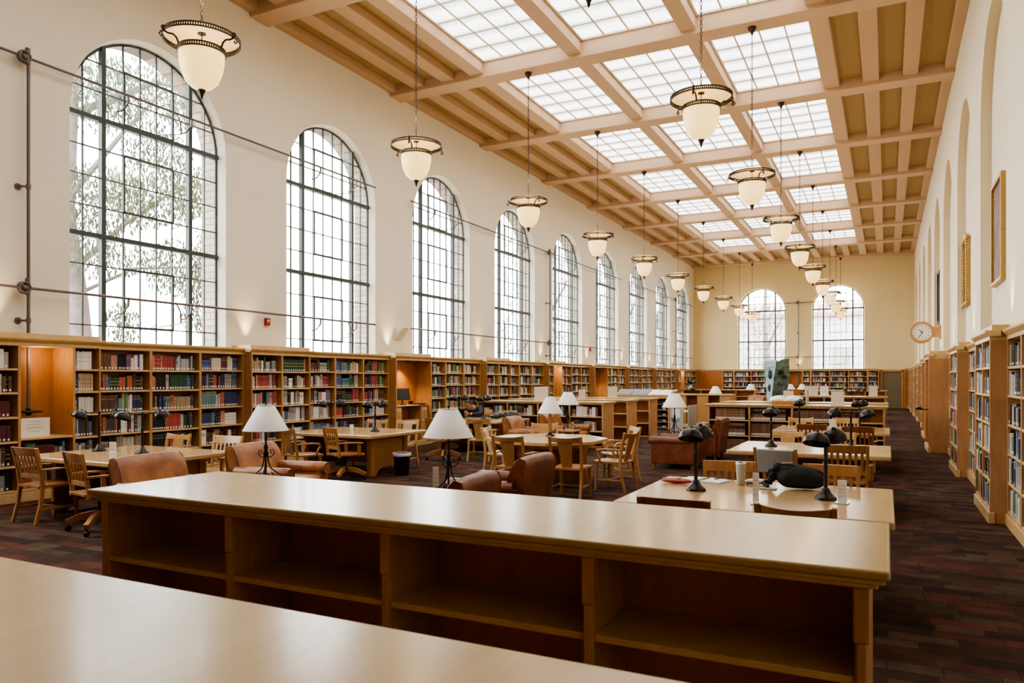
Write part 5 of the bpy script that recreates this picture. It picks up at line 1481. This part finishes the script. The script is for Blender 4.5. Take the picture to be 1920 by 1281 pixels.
lump(f,[(1.02,[(-.12,-.19),(.1,-.02),(.06,.3),(-.1,.2)]),(1.3,[(-.095,-.225),(.3,.03),(.2,.4),(-.1,.25)]),(1.75,[(-.045,-.245),(.38,.05),(.28,.42),(-.06,.25)]),(2.1,[(.005,-.255),(.37,.05),(.3,.42),(0,.25)]),(2.25,[(.015,-.225),(.36,.06),(.3,.4),(.02,.22)]),(2.34,[(.25,.0),(.37,.08),(.32,.36),(.24,.2)])],0)
rough(f.build('dark_face', M['patinadark'], t))
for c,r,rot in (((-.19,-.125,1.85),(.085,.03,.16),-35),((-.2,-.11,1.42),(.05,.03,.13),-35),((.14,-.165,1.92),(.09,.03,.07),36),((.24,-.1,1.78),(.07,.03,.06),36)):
    f = MB(); f.M = Matrix.Translation(c) @ Matrix.Rotation(R(rot),4,'Z'); f.ball((0,0,0),r,14,10); rough(f.build('hollow_shade', M['hollow_shade'], t),1,.06)

# ------------------------------------------------------------------ on the walls
t = thing('wall_clock','round oak clock with a white dial on a bracket from the windowless wall','clock',(.93,25.3,3.09))
f = MB()
def disc_y(mb, r, y0, y1, n=48, c=(0,0)): mb.prism([(c[0]+r*math.cos(2*PI*i/n),c[1]+r*math.sin(2*PI*i/n)) for i in range(n)],1,y0,y1)
disc_y(f,.325,-.06,.06); f.build('case', M['oak'], t, bevel=.012)
f = MB(); f.tube([(.245*math.cos(2*PI*i/40),-.062,.245*math.sin(2*PI*i/40)) for i in range(40)],.016,8,closed=True); f.build('bezel', M['oakedge'], t)
f = MB(); f.prism([(.24,-.2),(.30,-.15),(.42,-.15),(.49,-.24),(.49,.24),(.42,.15),(.30,.15),(.24,.2)],1,-.05,.05); f.build('bracket', M['oak'], t, bevel=.006)
f = MB(); disc_y(f,.238,-.066,-.06); f.build('dial', M['paper'], t)
f = MB()
for i in range(12):
    a = 2*PI*i/12; d = Vector((math.sin(a),0,math.cos(a))); f.beam(d*.175+Vector((0,-.067,0)),d*.215+Vector((0,-.067,0)),.016,.002,side=(0,1,0)) if False else f.beam(d*.17+Vector((0,-.0675,0)),d*.215+Vector((0,-.0675,0)),.003,.014,side=(0,1,0))
f.build('hour_marks', M['lampmetal'], t)
for a,l,w_ in ((R(318),.12,.018),(R(210),.185,.012)):
    d = Vector((math.sin(a),0,math.cos(a))); f = MB(); f.beam(d*-.05+Vector((0,-.071,0)),d*l+Vector((0,-.071,0)),.003,w_,side=(0,1,0)); f.build('hand', M['black'], t)
def painting(x, y0, y1, z0, z1, mats, label, ornate):
    t = thing('framed_painting',label,'painting',(x,(y0+y1)/2,(z0+z1)/2))
    hw, hh = (y1-y0)/2, (z1-z0)/2; b = .09 if ornate else .06
    f = MB()
    f.box(-.07,-hw,-hh,0,-hw+b,hh); f.box(-.07,hw-b,-hh,0,hw,hh); f.box(-.07,-hw+b,-hh,0,hw-b,-hh+b); f.box(-.07,-hw+b,hh-b,0,hw-b,hh)
    if ornate:
        n = 26
        for i in range(n):
            for s in (-1,1):
                f.ball((-.07,s*(hw-.03),-hh+2*hh*i/(n-1)),(.035,.045,.04),6,4)
                f.ball((-.07,-hw+2*hw*i/(n-1),s*(hh-.03)),(.035,.04,.045),6,4)
        f.ball((-.06,0,hh+.05),(.04,.2,.1),10,6)
    f.build('gilt_frame' if mats[0] != 'lampmetal' else 'dark_frame', M[mats[0]], t, bevel=.008)
    f = MB(); f.box(-.03,-hw+b,-hh+b,-.01,hw-b,hh-b); f.build('canvas', M[mats[1]], t)
M['canvas1'] = plain('grey_rose_canvas',(.26,.19,.17),.95,var=.3,scale=2.2); M['canvas2'] = plain('rose_canvas',(.38,.25,.20),.95,var=.3,scale=2.2); M['canvas3'] = plain('dark_canvas',(.12,.10,.085),.95,var=.3,scale=2.2)
painting(XR+.16,13.2,14.4,3.2,4.82,('gold','canvas1'),'tall thin-framed gilt painting nearest on the windowless wall',False)
painting(XR+.16,18.45,19.45,3.3,4.75,('gold','canvas2'),'ornate gilt-framed painting, second along the windowless wall',True)
painting(XR+.16,27.9,28.9,3.55,5.25,('lampmetal','canvas3'),'dark-framed painting, third along the windowless wall',False)
for y,z,lab in ((13.05,2.98,'small wall plaque below the nearest gilt painting'),(18.2,3.05,'small wall plaque below the ornate gilt painting')):
    t = thing('wall_plaque',lab,'plaque',(XR+.16,y,z)); f = MB(); f.box(-.02,-.09,-.06,0,.09,.06); f.build('plate', M['paper'], t, bevel=.004); f = MB(); f.box(-.022,-.07,-.02,-.02,.07,.02); f.build('text_panel', M['grey'], t)
for y,z,lab in ((11.3,2.87,'small red fire alarm box between the nearest two arched windows'),(29.75,2.95,'small red fire alarm box on the far pier of the window wall')):
    t = thing('fire_alarm',lab,'alarm',(XL,y,z),0,'red alarms on the window wall'); f = MB(); f.box(0,-.06,-.075,.05,.06,.075); f.build('case', M['red'], t, bevel=.006); f = MB(); f.lathe([(.03,0),(.025,.012)],12); 
    for i in range(len(f.v)): f.v[i] = (.05+f.v[i][2], f.v[i][0], f.v[i][1]+.02)
    f.build('strobe', M['paper'], t)
t = thing('wall_uplight','beige wedge uplight on the pier above the computer alcove','light',(XL,15.85,2.75))
f = MB(); f.prism([(0,-.02),(0,.25),(.26,.25),(.26,.235),(.04,-.02)],1,-.13,.13); f.build('wedge', M['plaster'], t, bevel=.004); f = MB(); f.box(.0,-.15,.25,.28,.15,.262); f.build('top_lip', M['paper'], t)

# ------------------------------------------------------------------ the reader at the laptop
def skin_mesh(chains, sub=2):
    """chains: list of (points [(x,y,z,r)], parent_index or None) -> evaluated verts, faces"""
    vs = []; es = []; rr = []; roots = []
    idx = {}
    for ci,(pts, att) in enumerate(chains):
        prev = idx.get(att) if att is not None else None
        if prev is None: roots.append(len(vs))
        for pi,p in enumerate(pts):
            idx[(ci,pi)] = len(vs); vs.append(p[:3]); rr.append(p[3])
            if prev is not None: es.append((prev,len(vs)-1))
            prev = len(vs)-1
    me = bpy.data.meshes.new('tmp'); me.from_pydata(vs,es,[]); ob = bpy.data.objects.new('tmp',me); C.objects.link(ob)
    sk_ = ob.modifiers.new('skin','SKIN'); sk_.use_smooth_shade = True
    for i,r in enumerate(rr): me.skin_vertices[0].data[i].radius = (r,r)
    for i in roots: me.skin_vertices[0].data[i].use_root = True
    ss = ob.modifiers.new('sub','SUBSURF'); ss.levels = sub; ss.render_levels = sub
    dg = bpy.context.evaluated_depsgraph_get(); ev = ob.evaluated_get(dg); m2 = ev.to_mesh()
    out = ([tuple(v.co) for v in m2.vertices],[tuple(p.vertices) for p in m2.polygons]); ev.to_mesh_clear()
    bpy.data.objects.remove(ob); bpy.data.meshes.remove(me)
    return out
P0 = Vector((-9.42,16.86,0))
t = thing('person','man in a navy sweater hunched over a laptop, hands before his chin','person',P0)
# local: faces -y.  hips on the chair, torso leaning forward over the table
TOR = [(0,.02,.56,.15),(0,-.06,.70,.15),(0,-.17,.84,.165),(0,-.27,.95,.13)]
NECK = [(0,-.34,1.0,.06),(0,-.40,1.03,.055)]
def arm(s, k=1.0, e=0):
    return [(s*.17,-.24,.925,.075*k+e),(s*.25,-.30,.89,.066*k+e),(s*.29,-.44,.828,.05*k+e),(s*.20,-.58,.825,.043*k+e),(s*.09,-.66,.84,.036*k+e)]
def leg(s, e=0):
    return [(s*.10,-.02,.53,.10+e),(s*.12,-.25,.53,.085+e),(s*.13,-.44,.51,.072+e),(s*.13,-.46,.28,.058+e),(s*.13,-.43,.10,.045+e)]
foot = lambda s: [(s*.13,-.44,.05,.045),(s*.135,-.58,.035,.038)]
ch = [(TOR,None),(NECK,(0,3))]
for s in (-1,1):
    ch.append((arm(s),(0,3))); ch.append((leg(s),(0,0))); ch.append((foot(s),(len(ch)-1,4)))
bv, bf = skin_mesh(ch)
b = MB(); b.add(bv,bf,True)
# hands: palm and five fingers closed over each other under the chin
for s in (-1,1):
    w0 = Vector((s*.085,-.665,.828))
    fing = [([tuple(w0)+(.028,), (s*.055,-.70,.85,.032), (s*.04,-.725,.865,.028)],None)]
    for q,(dx,l) in enumerate(((.030,.85),(.012,1.0),(-.008,.95),(-.026,.75))):
        bx = s*.04; fing.append(([(bx,-.72-.0*q,.862+dx*.9,.010),(bx-s*.025*l,-.748,.872+dx,.0095),(bx-s*.055*l,-.742,.872+dx,.009),(bx-s*.07*l,-.72,.868+dx,.008)],None))
    fing.append(([(s*.055,-.69,.875,.012),(s*.035,-.70,.905,.011),(s*.015,-.715,.915,.009)],None))
    hv, hf = skin_mesh(fing,1); b.add(hv,hf,True)
# head
HC = Vector((-.02,-.50,1.05)); HM = Matrix.Translation(HC) @ Matrix.Rotation(R(-8),4,'Z') @ Matrix.Rotation(R(20),4,'X')
b.M = HM; n, m = 24, 18; vs = []
for j in range(m+1):
    ph = PI*j/m
    for i in range(n):
        a = 2*PI*i/n
        x = math.sin(ph)*math.cos(a); y = math.sin(ph)*math.sin(a); z = -math.cos(ph)
        X = x*.078*(1-.12*max(0,-z)); Y = y*.098; Z = z*.118
        if y < -.3 and z < -.45: Y -= .012*(-z)          # chin
        if y < -.75 and -.05 < z < .35: Y += .010*(1-abs(x)*1.5) if abs(x) > .22 else 0   # eye hollows
        if z < -.5 and y > 0: Y *= .8
        vs.append((X,Y,Z))
fs = [(j*n+i,j*n+(i+1)%n,(j+1)*n+(i+1)%n,(j+1)*n+i) for j in range(m) for i in range(n)]
b.add(vs,fs,True)
b.ball((0,-.103,-.005),(.013,.018,.026),10,8); b.ball((0,-.108,-.02),(.017,.014,.011),10,6)
for s in (-1,1): b.ball((s*.08,.005,.0),(.009,.02,.032),8,6); 
b.ball((0,-.092,-.055),(.026,.010,.007),10,6)
b.M = None
b.build('body', M['skin'], t)
f = MB(); f.M = HM
for s in (-1,1): f.ball((s*.03,-.089,.022),(.012,.006,.007),8,6)
f.build('eyes', M['black'], t)
f = MB(); f.M = HM
for s in (-1,1): f.ball((s*.032,-.092,.042),(.02,.008,.005),8,6)
vs = []; 
for j in range(9,m+1):
    ph = PI*j/m
    for i in range(n):
        a = 2*PI*i/n; x = math.sin(ph)*math.cos(a); y = math.sin(ph)*math.sin(a); z = -math.cos(ph)
        vs.append((x*.086,y*.104+.006,z*.126+.003))
rows = m-9
fs = []
for j in range(rows):
    for i in range(n):
        y = math.sin(2*PI*(i+.5)/n); 
        if (y < -.55 and j < 4) or (y < .1 and j < 1): continue
        fs.append((j*n+i,j*n+(i+1)%n,(j+1)*n+(i+1)%n,(j+1)*n+i))
f.add(vs,fs,True); f.ball((0,.05,-.01),(.074,.06,.06),12,8); f.build('hair', M['hair'], t)
ch = [([(x,y,z,r+.018) for x,y,z,r in TOR]+[(0,-.315,.985,.085)],None)]
for s in (-1,1): ch.append((arm(s,1,.014)[:4]+[(s*.12,-.635,.835,.05)],(0,3)))
v_,f_ = skin_mesh(ch); f = MB(); f.add(v_,f_,True); f.build('sweater', M['navy'], t)
ch = [([(0,.02,.55,.165),(0,.0,.60,.15)],None)]
for s in (-1,1): ch.append((leg(s,.014),(0,0)))
v_,f_ = skin_mesh(ch); f = MB(); f.add(v_,f_,True); f.build('trousers', M['trouser'], t)
for s in (-1,1):
    v_,f_ = skin_mesh([([(x,y,z,r+.012) for x,y,z,r in foot(s)],None)],2); f = MB(); f.add(v_,f_,True); f.build('shoe', M['black'], t)
# ------------------------------------------------------------------ books: the 300 that show largest one by one, the rest as one mass
cam = bpy.data.cameras.new('camera'); co = bpy.data.objects.new('camera', cam); C.objects.link(co); SC.camera = co
cam.sensor_width = 36; cam.lens = 36*FPX/1920; cam.shift_y = (HY-640.5)/1920; cam.clip_end = 400; cam.clip_start = .02
co.location = (0,0,CAMH); co.rotation_euler = (PI/2,0,TH)
cam.dof.use_dof = True; cam.dof.focus_distance = 9.0; cam.dof.aperture_fstop = 5.0

bpy.context.view_layer.update()
DG = bpy.context.evaluated_depsgraph_get()
eye = Vector((0,0,CAMH))
def seen(p):
    d = p-eye; L = d.length
    hit, loc, nr, ix, ob, mx = SC.ray_cast(DG, eye, d.normalized(), distance=L-.015)
    return not hit
rank = []
for n, bk in enumerate(BOOKS):
    mx, wd, dp, h, chh, jit, style, lab = bk
    if lab is None: continue
    q = [topix(mx @ Vector(p)) for p in ((-wd/2,0,0),(wd/2,0,0),(wd/2,0,h),(-wd/2,0,h))]
    if any(a is None for a in q): continue
    if max(a[0] for a in q) < 2 or min(a[0] for a in q) > 1918: continue
    area = abs((q[0][0]-q[1][0])*(q[0][1]-q[3][1]))
    rank.append((area,n))
rank.sort(reverse=True)
one = set(); 
for area, n in rank[:900]:
    mx, wd, dp, h, *_ = BOOKS[n]
    v = sum(seen(mx @ Vector((0,-.004,h*k))) for k in (.12,.5,.9))
    if v >= 2: one.add(n)
    if len(one) >= 300: break
mass = MB(); masslab = MB()
for n, bk in enumerate(BOOKS):
    if n in one:
        mx, wd, dp, h, chh, jit, style, lab = bk
        b = MB(); l = MB(); book_mesh(b,l,Matrix.Identity(4),wd,dp,h,chh,jit,style)
        o = b.build('book', M['book']); o.matrix_world = mx
        tag(o, lab, 'book', 'books on the wall shelves')
        l.build('spine_label', M['label'], o)
    else:
        book_mesh(mass,masslab,*bk[:7])
mass.M = None; masslab.M = None
o = mass.build('shelved_books', M['book']); o['kind'] = 'stuff'; o['label'] = 'rows of smaller and farther books filling the shelves'; o['category'] = 'books'
masslab.build('spine_labels', M['label'], o)['kind'] = 'stuff'

# ------------------------------------------------------------------ light: overcast sky through the windows, glowing laylights, small warm uplights, added alcove fill
wd_ = bpy.data.worlds.new('world'); SC.world = wd_; wd_.use_nodes = True
bg = wd_.node_tree.nodes['Background']; bg.inputs[0].default_value = (.97,.98,.98,1); bg.inputs[1].default_value = SKYS
def portal(loc, rot, sx, sy):
    l = bpy.data.lights.new('sky_portal','AREA'); l.shape = 'RECTANGLE'; l.size = sx; l.size_y = sy
    l.cycles.is_portal = True
    o = bpy.data.objects.new('sky_portal', l); C.objects.link(o); o.location = loc; o.rotation_euler = rot
for c in ALLW: portal((XL-.1,c,4.75),(0,-PI/2,0),5.5,3.0)
for c in ENDW: portal((c,YE+.1,4.75),(-PI/2,0,0),2.9,5.5)
for k in (-1,3,7):  # added fill to brighten the pipe alcoves, which have no lamp
    l = bpy.data.lights.new('alcove_spot_and_fill','POINT'); l.energy = 9; l.color = (1,.72,.42); l.shadow_soft_size = .12
    o = bpy.data.objects.new('alcove_spot_and_fill', l); C.objects.link(o); o.location = (XFP-.16,yb(k)+.12,2.05)
def spot(loc, e, ang=70, col=(1,.74,.38)):
    l = bpy.data.lights.new('uplight','SPOT'); l.energy = e; l.color = col; l.spot_size = R(ang); l.spot_blend = .9; l.shadow_soft_size = .05
    o = bpy.data.objects.new('uplight', l); C.objects.link(o); o.location = loc; o.rotation_euler = (PI,0,0)
for k in range(-1,8): spot((XL+.12,yb(k)-.35,2.44),60)
for k in range(0,8): spot((XR-.1,yb(k)+.2,2.46),45)
spot((-4.78,YE-.12,2.42),60)
for k in range(-1,9):
    for x in (-7.48,-2.45):
        l = bpy.data.lights.new('pendant_light','POINT'); l.energy = PEND_W; l.color = (1,.76,.45); l.shadow_soft_size = .2
        o = bpy.data.objects.new('pendant_light', l); C.objects.link(o); o.location = (x,yb(k),6.35)
SC.view_settings.view_transform = VT; SC.view_settings.look = LOOK
SC.view_settings.exposure = EXPO
SC.cycles.use_denoising = True; SC.cycles.use_adaptive_sampling = True; SC.cycles.adaptive_threshold = .05
SC.cycles.max_bounces = 6; SC.cycles.diffuse_bounces = 3; SC.cycles.glossy_bounces = 3; SC.cycles.transparent_max_bounces = 12
SC.cycles.sample_clamp_indirect = 6
SC.cycles.caustics_reflective = False; SC.cycles.caustics_refractive = False; SC.cycles.blur_glossy = .5
